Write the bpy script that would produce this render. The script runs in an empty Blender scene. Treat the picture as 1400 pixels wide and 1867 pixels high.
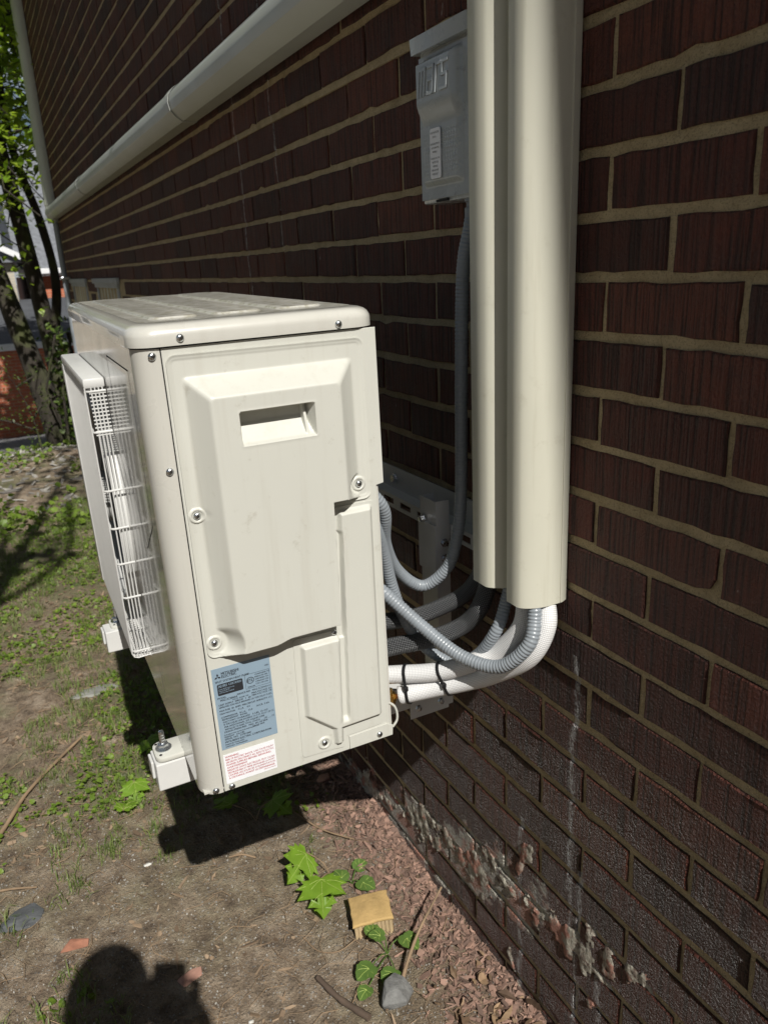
import bpy, bmesh, math, random
import numpy as np
from mathutils import Vector, Matrix, noise as mnoise
R = math.radians
random.seed(7)
D = bpy.data
scene = bpy.context.scene
col = scene.collection

# ------------------------------------------------------------------ camera
CAM = Vector((0.0, -0.7357, 1.46))
cf = Vector((-0.85068986, 0.42455708, -0.30996461))
cr = Vector((0.45960056, 0.88690371, -0.04657398))
cu = Vector((-0.25513545, 0.18207992, 0.94960666))
cam_d = D.cameras.new('camera')
cam = D.objects.new('camera', cam_d)
col.objects.link(cam)
cam_d.sensor_fit = 'HORIZONTAL'
cam_d.sensor_width = 36.0
cam_d.lens = 36.0 * 1402 / 1400
cam_d.clip_start = 0.01
cam_d.clip_end = 900
cam_d.dof.use_dof = True
cam_d.dof.focus_distance = 1.15
cam_d.dof.aperture_fstop = 0.03605 / 0.0030
m = Matrix.Identity(4)
for i in range(3):
    m[i][0] = cr[i]; m[i][1] = cu[i]; m[i][2] = -cf[i]; m[i][3] = CAM[i]
cam.matrix_world = m
scene.camera = cam

# ------------------------------------------------------------------ world, sun, exposure
SUN_EL, SUN_AZ = 46.0, -5.0            # azimuth measured from +X, negative = away from the wall
w = D.worlds.new('World'); scene.world = w; w.use_nodes = True
nt = w.node_tree; nt.nodes.clear()
sky = nt.nodes.new('ShaderNodeTexSky'); sky.sky_type = 'NISHITA'; sky.sun_disc = False
sky.sun_elevation = R(SUN_EL); sky.sun_rotation = R(90 - SUN_AZ)
bg = nt.nodes.new('ShaderNodeBackground'); bg.inputs[1].default_value = 0.036
wo = nt.nodes.new('ShaderNodeOutputWorld')
# broken bright cloud low over the yard side
tcw = nt.nodes.new('ShaderNodeTexCoord'); nw = nt.nodes.new('ShaderNodeTexNoise'); nw.inputs['Scale'].default_value = 3.2; nw.inputs['Detail'].default_value = 7
rw = nt.nodes.new('ShaderNodeValToRGB'); rw.color_ramp.elements[0].position = .42; rw.color_ramp.elements[1].position = .60
sx = nt.nodes.new('ShaderNodeSeparateXYZ'); mw = nt.nodes.new('ShaderNodeMapRange'); mw.inputs['From Min'].default_value = -.55; mw.inputs['From Max'].default_value = -.85
mm = nt.nodes.new('ShaderNodeMath'); mm.operation = 'MULTIPLY'; mxw = nt.nodes.new('ShaderNodeMix'); mxw.data_type = 'RGBA'
mxw.inputs[7].default_value = (17, 18, 19.5, 1)
nt.links.new(tcw.outputs['Generated'], nw.inputs[0]); nt.links.new(nw.outputs['Fac'], rw.inputs[0]); nt.links.new(tcw.outputs['Generated'], sx.inputs[0])
nt.links.new(sx.outputs[0], mw.inputs['Value']); nt.links.new(rw.outputs[0], mm.inputs[0]); nt.links.new(mw.outputs[0], mm.inputs[1])
nt.links.new(mm.outputs[0], mxw.inputs[0]); nt.links.new(sky.outputs[0], mxw.inputs[6])
nt.links.new(mxw.outputs[2], bg.inputs[0]); nt.links.new(bg.outputs[0], wo.inputs[0])
sd = D.lights.new('sun', 'SUN'); sd.energy = 5.0; sd.angle = R(0.53); sd.color = (1.0, 0.965, 0.90)
so = D.objects.new('sun', sd); col.objects.link(so)
sv = Vector((math.cos(R(SUN_EL))*math.cos(R(SUN_AZ)), math.cos(R(SUN_EL))*math.sin(R(SUN_AZ)), math.sin(R(SUN_EL))))
so.rotation_euler = sv.to_track_quat('Z', 'Y').to_euler(); so.location = (6, -2, 9)
scene.view_settings.view_transform = 'Standard'
scene.view_settings.look = 'None'
scene.view_settings.exposure = 0.12
scene.view_settings.gamma = 1.0

# ------------------------------------------------------------------ materials
def newmat(name):
    mt = D.materials.new(name); mt.use_nodes = True
    return mt, mt.node_tree, mt.node_tree.nodes['Principled BSDF']

def N(nt, kind, **kw):
    n = nt.nodes.new(kind)
    for k, v in kw.items():
        if k.startswith('i_'):
            n.inputs[k[2:].replace('_', ' ')].default_value = v
        else: setattr(n, k, v)
    return n

def L(nt, a, b): nt.links.new(a, b)

def mapped(nt, scale=(1, 1, 1), kind='Object', rot=(0, 0, 0)):
    tc = nt.nodes.new('ShaderNodeTexCoord'); mp = nt.nodes.new('ShaderNodeMapping')
    mp.inputs['Scale'].default_value = scale; mp.inputs['Rotation'].default_value = rot
    L(nt, tc.outputs[kind], mp.inputs[0]); return mp.outputs[0]

def noise(nt, vec, scale, detail=4, rough=.55):
    n = nt.nodes.new('ShaderNodeTexNoise'); n.inputs['Scale'].default_value = scale
    n.inputs['Detail'].default_value = detail; n.inputs['Roughness'].default_value = rough
    if vec is not None: L(nt, vec, n.inputs['Vector'])
    return n.outputs['Fac']

def ramp(nt, fac, stops, interp='LINEAR'):
    r = nt.nodes.new('ShaderNodeValToRGB'); r.color_ramp.interpolation = interp
    while len(r.color_ramp.elements) < len(stops): r.color_ramp.elements.new(.5)
    for e, (p, c) in zip(r.color_ramp.elements, stops):
        e.position = p; e.color = (c, c, c, 1) if isinstance(c, (int, float)) else (*c[:3], 1)
    L(nt, fac, r.inputs[0]); return r.outputs[0]

def mix(nt, fac, a, b, mode='MIX'):
    n = nt.nodes.new('ShaderNodeMix'); n.data_type = 'RGBA'; n.blend_type = mode
    def put(s, v):
        if isinstance(v, (tuple, list)): s.default_value = (*v[:3], 1)
        elif isinstance(v, (int, float)): s.default_value = (v, v, v, 1)
        else: L(nt, v, s)
    if isinstance(fac, (int, float)): n.inputs[0].default_value = fac
    else: L(nt, fac, n.inputs[0])
    put(n.inputs[6], a); put(n.inputs[7], b); return n.outputs[2]

def math_(nt, op, a, b=None, clamp=False):
    n = nt.nodes.new('ShaderNodeMath'); n.operation = op; n.use_clamp = clamp
    for i, v in enumerate((a, b)):
        if v is None: continue
        if isinstance(v, (int, float)): n.inputs[i].default_value = v
        else: L(nt, v, n.inputs[i])
    return n.outputs[0]

def bump(nt, bs, h, strength=.5, dist=.001, prev=None):
    b = nt.nodes.new('ShaderNodeBump'); b.inputs['Strength'].default_value = strength
    b.inputs['Distance'].default_value = dist; L(nt, h, b.inputs['Height'])
    if prev is not None: L(nt, prev, b.inputs['Normal'])
    L(nt, b.outputs[0], bs.inputs['Normal']); return b.outputs[0]

def simple(name, c, rough=.5, metal=0, var=.08, vscale=30, bscale=0, bstr=.3, bdist=.0005, coat=0, dirt=None, streak=None):
    mt, nt, bs = newmat(name)
    v = mapped(nt)
    f = noise(nt, v, vscale, 5)
    a = tuple(x*(1-var) for x in c); b = tuple(min(1, x*(1+var)) for x in c)
    cc = ramp(nt, f, [(.3, a), (.7, b)])
    if dirt:
        dm = ramp(nt, noise(nt, v, dirt[1], 8, .7), [(dirt[2], 0), (dirt[2]+.13, 1)])
        cc = mix(nt, math_(nt, 'MULTIPLY', dm, dirt[3]), cc, dirt[0])
    if streak:
        sm_ = ramp(nt, noise(nt, mapped(nt, (1, 1, .06)), streak[1], 5, .65), [(.52, 0), (.68, 1)])
        cc = mix(nt, math_(nt, 'MULTIPLY', sm_, streak[2]), cc, streak[0])
    L(nt, cc, bs.inputs['Base Color'])
    bs.inputs['Metallic'].default_value = metal
    L(nt, ramp(nt, noise(nt, v, vscale*1.7, 4), [(.3, max(0, rough-.07)), (.7, min(1, rough+.07))]), bs.inputs['Roughness'])
    if coat:
        bs.inputs['Coat Weight'].default_value = coat; bs.inputs['Coat Roughness'].default_value = .06
    if bscale: bump(nt, bs, noise(nt, v, bscale, 4), bstr, bdist)
    return mt

M = {}
M['paint'] = simple('beige_paint', (.545, .545, .495), .42, var=.02, vscale=6, bscale=900, bstr=.08, bdist=.0002, dirt=((.30, .27, .21), 30, .60, .45), streak=((.42, .40, .34), 55, .22))
M['gloss'] = simple('gloss_beige_paint', (.53, .52, .475), .30, var=.02, vscale=6, coat=.8, dirt=((.3, .28, .22), 36, .62, .35), streak=((.42, .40, .35), 50, .18))
M['frontpaint'] = simple('gloss_front_paint', (.42, .41, .38), .22, var=.02, vscale=6, coat=.6)
M['frontpaint'].node_tree.nodes['Principled BSDF'].inputs['IOR'].default_value = 1.6
M['topdust'] = simple('dusty_lid_paint', (.46, .45, .41), .36, var=.05, vscale=8, coat=.4, dirt=((.25, .235, .17), 60, .46, .7))
M['white_metal'] = simple('white_powdercoat', (.60, .60, .585), .38, var=.03, vscale=20, bscale=500, bstr=.1, bdist=.0003)
M['zinc'] = simple('zinc_steel', (.62, .64, .66), .26, metal=1, var=.12, vscale=200)
M['dark_steel'] = simple('dark_steel', (.16, .16, .16), .4, metal=1, var=.2, vscale=150)
M['black'] = simple('black_plastic', (.012, .012, .013), .4, var=.1, vscale=60)
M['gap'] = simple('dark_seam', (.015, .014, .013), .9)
M['duct'] = simple('ivory_duct_plastic', (.56, .55, .46), .46, var=.03, vscale=5, bscale=120, bstr=.05, bdist=.0005, dirt=((.36, .33, .25), 22, .60, .35), streak=((.44, .42, .33), 60, .35))
M['ductgrey'] = simple('light_grey_duct', (.50, .52, .49), .36, var=.04, vscale=5)
M['conduit'] = simple('grey_conduit', (.235, .26, .285), .34, var=.06, vscale=30, dirt=((.4, .38, .32), 60, .68, .4))
M['boxgrey'] = simple('grey_enamel', (.38, .41, .425), .27, var=.05, vscale=14, coat=.4, dirt=((.15, .16, .165), 40, .6, .5))
M['brass'] = simple('brass', (.80, .52, .16), .24, metal=1, var=.08, vscale=200)
M['copper'] = simple('copper', (.75, .33, .16), .3, metal=1)
M['label_blue'] = simple('blue_grey_label', (.235, .32, .40), .45, var=.02, vscale=8)
M['label_white'] = simple('white_label', (.78, .79, .82), .45, var=.02)
M['ink'] = simple('black_ink', (.018, .02, .025), .6)
M['redink'] = simple('red_ink', (.48, .09, .10), .6)
M['rubber'] = simple('rubber', (.03, .03, .03), .8)
M['pale_stone'] = simple('pale_stone', (.55, .54, .50), .8, var=.15, vscale=200)
M['slate'] = simple('slate_stone', (.085, .09, .095), .75, var=.35, vscale=25, bscale=60, bstr=.8, bdist=.004)
M['stone'] = simple('grey_stone', (.15, .15, .145), .9, var=.4, vscale=40, bscale=90, bstr=1, bdist=.003)
M['flagstone'] = simple('flag_stone', (.22, .22, .20), .85, var=.25, vscale=20, bscale=60, bstr=.8, bdist=.003)
M['redbrick_bit'] = simple('red_brick_shard', (.27, .12, .075), .9, var=.25, vscale=40, bscale=150, bstr=.6, bdist=.002)
M['pinkbit'] = simple('faded_brick_chips', (.40, .22, .165), .9, var=.35, vscale=14, bscale=150, bstr=.5, bdist=.002)
M['tan_top'] = simple('tan_fired_clay', (.46, .31, .125), .85, var=.12, vscale=30, bscale=110, bstr=.7, bdist=.002)
M['tan_side'] = simple('tan_grooved_side', (.40, .30, .17), .9, var=.2, vscale=40)
M['twig'] = simple('dry_twig', (.24, .165, .10), .85, var=.3, vscale=20, bscale=200, bstr=.6, bdist=.001)
M['darktwig'] = simple('dark_stick', (.10, .07, .05), .85, var=.3, vscale=20, bscale=200, bstr=.6, bdist=.001)

def leafmat(name, a, b, rough=.45, trans=.35, vein=False):
    mt, nt, bs = newmat(name)
    g = nt.nodes.new('ShaderNodeNewGeometry')
    c = mix(nt, g.outputs['Random Per Island'], a, b)
    v = mapped(nt)
    c = mix(nt, ramp(nt, noise(nt, v, 60, 3), [(.35, 0), (.65, .35)]), c, tuple(x*.6 for x in a))
    L(nt, c, bs.inputs['Base Color']); bs.inputs['Roughness'].default_value = rough
    tr = nt.nodes.new('ShaderNodeBsdfTranslucent')
    L(nt, mix(nt, .5, c, (b[0]*1.3, b[1]*1.3, b[2]*.6)), tr.inputs[0])
    ms = nt.nodes.new('ShaderNodeMixShader'); ms.inputs[0].default_value = trans
    L(nt, bs.outputs[0], ms.inputs[1]); L(nt, tr.outputs[0], ms.inputs[2])
    L(nt, ms.outputs[0], nt.nodes['Material Output'].inputs[0])
    return mt
M['maple'] = leafmat('maple_leaf_green', (.16, .30, .025), (.24, .38, .035), .4, .35)
M['weed'] = leafmat('weed_green', (.10, .19, .04), (.17, .26, .06), .5, .3)
M['grass'] = leafmat('grass_green', (.11, .18, .035), (.26, .31, .10), .5, .3)
M['moss'] = leafmat('ground_cover_green', (.12, .20, .025), (.23, .33, .045), .5, .35)
M['vein'] = simple('leaf_vein', (.33, .42, .10), .5)
M['tree_leaf'] = leafmat('tree_leaf_green', (.15, .28, .02), (.40, .54, .06), .4, .5)
M['ivy'] = leafmat('ivy_leaf', (.035, .07, .015), (.13, .19, .03), .45, .3)
M['litter'] = leafmat('dry_litter', (.12, .08, .05), (.36, .26, .17), .8, .05)
M['dryleaf'] = leafmat('dry_leaf', (.09, .055, .035), (.36, .24, .14), .75, .1)
M['chips'] = leafmat('pink_brick_chips', (.12, .078, .060), (.36, .22, .165), .85, 0)
M['grit'] = leafmat('pale_grit', (.12, .11, .10), (.42, .40, .36), .85, 0)

# bark
mt, nt, bs = newmat('tree_bark')
v = mapped(nt, (1, 1, .25))
f = noise(nt, v, 28, 8, .7)
c = ramp(nt, f, [(.3, (.015, .011, .008)), (.6, (.05, .042, .032)), (.78, (.11, .10, .075))])
c = mix(nt, ramp(nt, noise(nt, mapped(nt), 4, 3), [(.5, 0), (.65, .6)]), c, (.09, .11, .03))
L(nt, c, bs.inputs['Base Color']); bs.inputs['Roughness'].default_value = .9
bump(nt, bs, f, 1, .02); M['bark'] = mt

# dark wire-cut brick of the building: stains, lime runs and spalled pale patches near the ground
def wall_masks(nt):
    tc = nt.nodes.new('ShaderNodeTexCoord')
    sp = nt.nodes.new('ShaderNodeSeparateXYZ'); L(nt, tc.outputs['Object'], sp.inputs[0])
    x, z = sp.outputs[0], sp.outputs[2]
    # lime runs: thin vertical bands wandering a little
    run = None
    wob = noise(nt, tc.outputs['Object'], 9, 3)
    brk = noise(nt, mapped(nt, (1, 1, .45)), 80, 6, .8)
    for x0, wd, z0, z1 in ((-.826, .0065, .40, .86), (-.822, .004, .30, .5), (-.80, .0065, .02, .46), (-.962, .007, -.05, .46), (-.745, .007, -.1, .28), (-2.27, .004, 1.1, 2.3), (-1.98, .003, 1.5, 2.6)):
        d = math_(nt, 'ABSOLUTE', math_(nt, 'SUBTRACT', math_(nt, 'ADD', x, math_(nt, 'MULTIPLY', math_(nt, 'SUBTRACT', wob, .5), .035)), x0))
        a = math_(nt, 'MULTIPLY', math_(nt, 'LESS_THAN', math_(nt, 'ADD', d, math_(nt, 'MULTIPLY', math_(nt, 'SUBTRACT', brk, .5), .06)), wd), math_(nt, 'MULTIPLY', math_(nt, 'GREATER_THAN', z, z0), math_(nt, 'LESS_THAN', z, z1)))
        run = a if run is None else math_(nt, 'MAXIMUM', run, a)
    run = math_(nt, 'MULTIPLY', run, ramp(nt, brk, [(.43, 0), (.56, 1)]))
    # pale patches along the foot of the wall
    cz = math_(nt, 'ADD', .58, math_(nt, 'MULTIPLY', x, .33))
    band = math_(nt, 'SUBTRACT', 1.0, math_(nt, 'DIVIDE', math_(nt, 'ABSOLUTE', math_(nt, 'SUBTRACT', z, cz)), .19), True)
    near = ramp(nt, math_(nt, 'MULTIPLY', math_(nt, 'ADD', x, 2.2), .5), [(.0, 0), (.12, .8), (.60, .8), (.80, 0)])
    pn_ = noise(nt, mapped(nt, (1, 1, 1.5)), 7.5, 9, .72)
    pale = math_(nt, 'MULTIPLY', math_(nt, 'MULTIPLY', band, near), 1.0)
    pale = ramp(nt, math_(nt, 'ADD', math_(nt, 'MULTIPLY', pale, .44), pn_), [(.715, 0), (.765, 1)])
    return tc, x, z, run, pale

mt, nt, bs = newmat('dark_wirecut_brick')
tc, X_, Z_, run, pale = wall_masks(nt)
g = nt.nodes.new('ShaderNodeNewGeometry'); isl = g.outputs['Random Per Island']
c = ramp(nt, isl, [(0, (.085, .026, .018)), (.3, (.130, .037, .025)), (.55, (.155, .045, .029)), (.72, (.19, .060, .036)), (1, (.075, .027, .022))])
f1 = noise(nt, mapped(nt, (1, 1, 1)), 24, 6, .65)
c = mix(nt, ramp(nt, f1, [(.35, .45), (.7, 0)]), c, (.035, .018, .015))
speck = noise(nt, mapped(nt, (1, 1, .35)), 55, 2, .5)
c = mix(nt, ramp(nt, speck, [(.765, 0), (.785, .8)]), c, (.42, .38, .36))
spnk = noise(nt, mapped(nt, (1, 1, 1)), 13, 4)
palec = mix(nt, ramp(nt, spnk, [(.48, 0), (.54, 1)]), (.66, .63, .54), (.60, .30, .22))
st = noise(nt, mapped(nt, (1, 1, .030)), 190, 2, .5)
c = mix(nt, ramp(nt, st, [(.38, .75), (.52, 0)]), c, (.016, .008, .006))
c = mix(nt, pale, c, palec)
c = mix(nt, run, c, (.74, .74, .74))
L(nt, c, bs.inputs['Base Color'])
L(nt, ramp(nt, f1, [(.3, .34), (.7, .55)]), bs.inputs['Roughness'])
bs.inputs['Specular IOR Level'].default_value = .45

gr = math_(nt, 'POWER', noise(nt, mapped(nt, (1, 1, .8)), 260, 3, .6), 1.5)
zr = nt.nodes.new('ShaderNodeMapRange'); zr.inputs['From Min'].default_value = 1.05; zr.inputs['From Max'].default_value = .75
zr.inputs['To Min'].default_value = 0; zr.inputs['To Max'].default_value = 1; L(nt, math_(nt, 'ADD', Z_, math_(nt, 'MULTIPLY', f1, .3)), zr.inputs['Value'])
low = zr.outputs[0]
hh = math_(nt, 'ADD', math_(nt, 'MULTIPLY', st, 2.2), math_(nt, 'MULTIPLY', gr, math_(nt, 'ADD', 1.0, math_(nt, 'MULTIPLY', low, 4.5))))
L(nt, math_(nt, 'SUBTRACT', ramp(nt, f1, [(.3, .66), (.7, .85)]), math_(nt, 'MULTIPLY', low, .36)), bs.inputs['Roughness'])
lump = noise(nt, mapped(nt), 28, 5, .7)
hh2 = math_(nt, 'MULTIPLY', math_(nt, 'MULTIPLY', lump, pale), 9.0)
hh = math_(nt, 'ADD', hh, hh2)
bump(nt, bs, hh, 1.0, .0075); M['brick'] = mt

mt, nt, bs = newmat('sandy_mortar')
tc, X_, Z_, run, pale = wall_masks(nt)
f1 = noise(nt, mapped(nt), 18, 6, .7)
f2 = noise(nt, mapped(nt), 420, 3, .7)
c = ramp(nt, f1, [(.3, (.44, .34, .19)), (.7, (.70, .57, .35))])
c = mix(nt, ramp(nt, f2, [(.3, .6), (.5, 0)]), c, (.17, .125, .07))
c = mix(nt, pale, c, (.60, .57, .48))
c = mix(nt, run, c, (.74, .74, .74))
L(nt, c, bs.inputs['Base Color']); bs.inputs['Roughness'].default_value = .95
bump(nt, bs, math_(nt, 'ADD', math_(nt, 'MULTIPLY', f1, 3.0), f2), 1.0, .006); M['mortar'] = mt

# soil
mt, nt, bs = newmat('soil')
v = mapped(nt)
big = noise(nt, v, 2.2, 6, .6); mid = noise(nt, v, 16, 7, .7); fine = noise(nt, v, 160, 4, .7)
c = ramp(nt, mid, [(.32, (.105, .074, .048)), (.5, (.27, .205, .142)), (.66, (.44, .355, .265))])
c = mix(nt, ramp(nt, fine, [(.62, 0), (.72, .8)]), c, (.48, .42, .35))
c = mix(nt, ramp(nt, fine, [(.3, .7), (.42, 0)]), c, (.035, .026, .02))
tc = nt.nodes.new('ShaderNodeTexCoord'); sp = nt.nodes.new('ShaderNodeSeparateXYZ'); L(nt, tc.outputs['Object'], sp.inputs[0])
wl = math_(nt, 'ADD', sp.outputs[1], math_(nt, 'MULTIPLY', math_(nt, 'SUBTRACT', mid, .5), .25))
c = mix(nt, ramp(nt, wl, [(.0, 0), (.02, 0)]), c, (.3, .16, .12))
pk = nt.nodes.new('ShaderNodeMapRange'); pk.inputs['From Min'].default_value = -.26; pk.inputs['From Max'].default_value = -.05
L(nt, wl, pk.inputs['Value'])
c = mix(nt, math_(nt, 'MULTIPLY', pk.outputs[0], .5), c, (.25, .155, .115))
gm = math_(nt, 'MULTIPLY', ramp(nt, big, [(.45, 0), (.60, 1)]), ramp(nt, mid, [(.35, 0), (.6, .7)]))
fx = nt.nodes.new('ShaderNodeMapRange'); fx.inputs['From Min'].default_value = -1.5; fx.inputs['From Max'].default_value = -2.4
L(nt, sp.outputs[0], fx.inputs['Value'])
c = mix(nt, math_(nt, 'MULTIPLY', gm, math_(nt, 'ADD', .35, fx.outputs[0])), c, (.085, .12, .025))
# asphalt beyond
fa = nt.nodes.new('ShaderNodeMapRange'); fa.inputs['From Min'].default_value = -8.2; fa.inputs['From Max'].default_value = -9.4
L(nt, math_(nt, 'ADD', sp.outputs[0], big), fa.inputs['Value'])
c = mix(nt, fa.outputs[0], c, ramp(nt, mid, [(.3, (.10, .10, .10)), (.7, (.21, .21, .22))]))
L(nt, c, bs.inputs['Base Color']); bs.inputs['Roughness'].default_value = .95
bump(nt, bs, math_(nt, 'ADD', math_(nt, 'MULTIPLY', mid, 2.6), fine), 1.0, .013); M['soil'] = mt

def braid(name, base, hi, pitch, rough, bstr):
    mt, nt, bs = newmat(name)
    tc = nt.nodes.new('ShaderNodeTexCoord'); sp = nt.nodes.new('ShaderNodeSeparateXYZ'); L(nt, tc.outputs['UV'], sp.inputs[0])
    def tri(s): return math_(nt, 'ABSOLUTE', math_(nt, 'SINE', math_(nt, 'MULTIPLY', s, math.pi/pitch)))
    a = math_(nt, 'MULTIPLY', tri(sp.outputs[0]), tri(sp.outputs[1]))
    c = mix(nt, ramp(nt, a, [(.30, 0), (.62, 1)]), base, hi)
    L(nt, c, bs.inputs['Base Color']); bs.inputs['Roughness'].default_value = rough
    bump(nt, bs, a, bstr, .0014); return mt
M['blacksleeve'] = braid('black_mesh_sleeve', (.004, .004, .005), (.13, .135, .14), .0030, .33, .9)
M['whitesleeve'] = braid('white_ribbed_sleeve', (.56, .56, .56), (.78, .78, .78), .0028, .6, .4)

def brickwork(name, a, b, mort, sx):
    mt, nt, bs = newmat(name)
    br = nt.nodes.new('ShaderNodeTexBrick')
    tc = nt.nodes.new('ShaderNodeTexCoord'); sp = nt.nodes.new('ShaderNodeSeparateXYZ'); cb = nt.nodes.new('ShaderNodeCombineXYZ')
    L(nt, tc.outputs['Object'], sp.inputs[0]); L(nt, math_(nt, 'ADD', sp.outputs[0], sp.outputs[1]), cb.inputs[0]); L(nt, sp.outputs[2], cb.inputs[1])
    L(nt, cb.outputs[0], br.inputs['Vector'])
    br.inputs['Color1'].default_value = (*a, 1); br.inputs['Color2'].default_value = (*b, 1); br.inputs['Mortar'].default_value = (*mort, 1)
    br.inputs['Scale'].default_value = 1; br.inputs['Brick Width'].default_value = .21; br.inputs['Row Height'].default_value = .076; br.inputs['Mortar Size'].default_value = .008
    L(nt, mix(nt, ramp(nt, noise(nt, tc.outputs['Object'], 1.5, 5), [(.4, 0), (.7, .4)]), br.outputs[0], tuple(x*.6 for x in a)), bs.inputs['Base Color'])
    bs.inputs['Roughness'].default_value = .85
    bump(nt, bs, br.outputs[1], -.5, .005); return mt
M['orangebrick'] = brickwork('orange_brickwork', (.52, .15, .075), (.44, .12, .06), (.42, .28, .2), 1)
M['beigewall'] = brickwork('beige_brickwork', (.43, .40, .34), (.38, .355, .30), (.55, .47, .36), 1)
M['shingle'] = simple('grey_shingles', (.16, .17, .19), .8, var=.3, vscale=9, bscale=20, bstr=.5, bdist=.02)
M['darkroof'] = simple('dark_flat_roof', (.07, .075, .085), .8, var=.2, vscale=3)
M['whitetrim'] = simple('white_trim', (.75, .76, .78), .5)
M['glass'] = simple('dark_window_glass', (.03, .04, .05), .08)
M['pleat'] = simple('pale_pleated_blind', (.62, .63, .54), .7, var=.25, vscale=9)
M['winframe'] = simple('weathered_window_frame', (.33, .35, .36), .6, var=.1, vscale=20)
M['soffit'] = simple('soffit_white', (.6, .6, .58), .6)
M['skin'] = simple('skin', (.50, .30, .22), .5)
M['jacket'] = simple('dark_jacket', (.03, .035, .05), .85)
M['trousers'] = simple('grey_trousers', (.06, .06, .065), .85)
M['hair'] = simple('brown_hair', (.04, .025, .018), .6)
M['phonemat'] = simple('phone_black', (.02, .02, .022), .25)

# ------------------------------------------------------------------ mesh helpers
def link(o, parent=None):
    col.objects.link(o)
    if parent is not None: o.parent = parent
    return o

def make(name, bm, mat, parent=None, smooth=None, loc=None):
    me = D.meshes.new(name)
    bm.normal_update()
    bm.to_mesh(me); bm.free()
    if not isinstance(mat, (list, tuple)): mat = [mat]
    for x in mat: me.materials.append(x if not isinstance(x, str) else M[x])
    if smooth is not None:
        for p in me.polygons: p.use_smooth = True
        if smooth < 180: me.set_sharp_from_angle(angle=R(smooth))
    o = D.objects.new(name, me)
    if loc is not None: o.location = loc
    return link(o, parent)

def tag(o, label=None, cat=None, group=None, kind=None):
    if label: o['label'] = label
    if cat: o['category'] = cat
    if group: o['group'] = group
    if kind: o['kind'] = kind
    return o

def thing(name, label, cat, loc=(0, 0, 0), group=None, mat=None):
    o = D.objects.new(name, None); o.empty_display_size = .05
    link(o)
    if mat is not None: o.matrix_world = mat
    else: o.location = loc
    return tag(o, label, cat, group)

def box(bm, lo, hi, bev=0, seg=2, mi=0):
    lo, hi = [min(a, b) for a, b in zip(lo, hi)], [max(a, b) for a, b in zip(lo, hi)]
    vs = [bm.verts.new((x, y, z)) for x in (lo[0], hi[0]) for y in (lo[1], hi[1]) for z in (lo[2], hi[2])]
    idx = [(0, 1, 3, 2), (4, 6, 7, 5), (0, 4, 5, 1), (2, 3, 7, 6), (0, 2, 6, 4), (1, 5, 7, 3)]
    fs = [bm.faces.new([vs[i] for i in f]) for f in idx]
    for f in fs: f.material_index = mi
    if bev:
        es = list({e for f in fs for e in f.edges})
        bmesh.ops.bevel(bm, geom=es, offset=bev, segments=seg, profile=.5, affect='EDGES', clamp_overlap=True)

def frame_of(t, ref=None):
    t = t.normalized()
    up = ref if ref is not None else (Vector((0, 0, 1)) if abs(t.z) < .9 else Vector((0, 1, 0)))
    a = t.cross(up)
    if a.length < 1e-6: a = t.cross(Vector((1, 0, 0)))
    a.normalize(); return a, a.cross(t)

def catmull(P, step):
    P = [Vector(p) for p in P]; out = []
    Q = [2*P[0]-P[1]] + P + [2*P[-1]-P[-2]]
    for i in range(1, len(Q)-2):
        p0, p1, p2, p3 = Q[i-1:i+3]
        n = max(2, int((p2-p1).length/step))
        for k in range(n):
            t = k/n
            out.append(.5*((2*p1)+(-p0+p2)*t+(2*p0-5*p1+4*p2-p3)*t*t+(-p0+3*p1-3*p2+p3)*t*t*t))
    out.append(P[-1]); return out

def tube(bm, pts, rad, seg=12, cap=True, mi=0):
    """tube through points; rad is a number or f(length along, index) ; writes UVs in metres"""
    uvl = bm.loops.layers.uv.verify()
    pts = [Vector(p) for p in pts]; rings = []; s = 0; a = None; S = []
    for i, p in enumerate(pts):
        t = (pts[min(i+1, len(pts)-1)]-pts[max(i-1, 0)])
        if i: s += (p-pts[i-1]).length
        if a is None: a, b = frame_of(t)
        else:
            t.normalize(); a = (a - t*a.dot(t)).normalized(); b = a.cross(t)
        r = rad(s, i) if callable(rad) else rad
        S.append((s, r))
        rings.append([bm.verts.new(p+(a*math.cos(2*math.pi*k/seg)+b*math.sin(2*math.pi*k/seg))*r) for k in range(seg)])
    r0 = S[0][1]
    for i in range(len(rings)-1):
        for k in range(seg):
            k2 = (k+1) % seg
            f = bm.faces.new((rings[i][k], rings[i][k2], rings[i+1][k2], rings[i+1][k])); f.material_index = mi
            c = 2*math.pi*r0/seg
            for lp, uv in zip(f.loops, ((k*c, S[i][0]), ((k+1)*c, S[i][0]), ((k+1)*c, S[i+1][0]), (k*c, S[i+1][0]))): lp[uvl].uv = uv
    if cap:
        for rg in (rings[0], rings[-1]):
            try: bm.faces.new(rg).material_index = mi
            except ValueError: pass

def lathe(bm, prof, axis=Vector((0, 0, 1)), org=Vector((0, 0, 0)), seg=16, mi=0):
    """prof: list of (radius, height along axis)"""
    axis = Vector(axis).normalized(); a, b = frame_of(axis); org = Vector(org); rings = []
    for r, h in prof:
        if r < 1e-6: rings.append([bm.verts.new(org+axis*h)])
        else: rings.append([bm.verts.new(org+axis*h+(a*math.cos(2*math.pi*k/seg)+b*math.sin(2*math.pi*k/seg))*r) for k in range(seg)])
    for r0, r1 in zip(rings, rings[1:]):
        for k in range(seg):
            k2 = (k+1) % seg
            q = [r0[k % len(r0)], r0[k2 % len(r0)], r1[k2 % len(r1)], r1[k % len(r1)]]
            u = []
            for x in q:
                if x not in u: u.append(x)
            if len(u) > 2:
                try: bm.faces.new(u).material_index = mi
                except ValueError: pass

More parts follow.
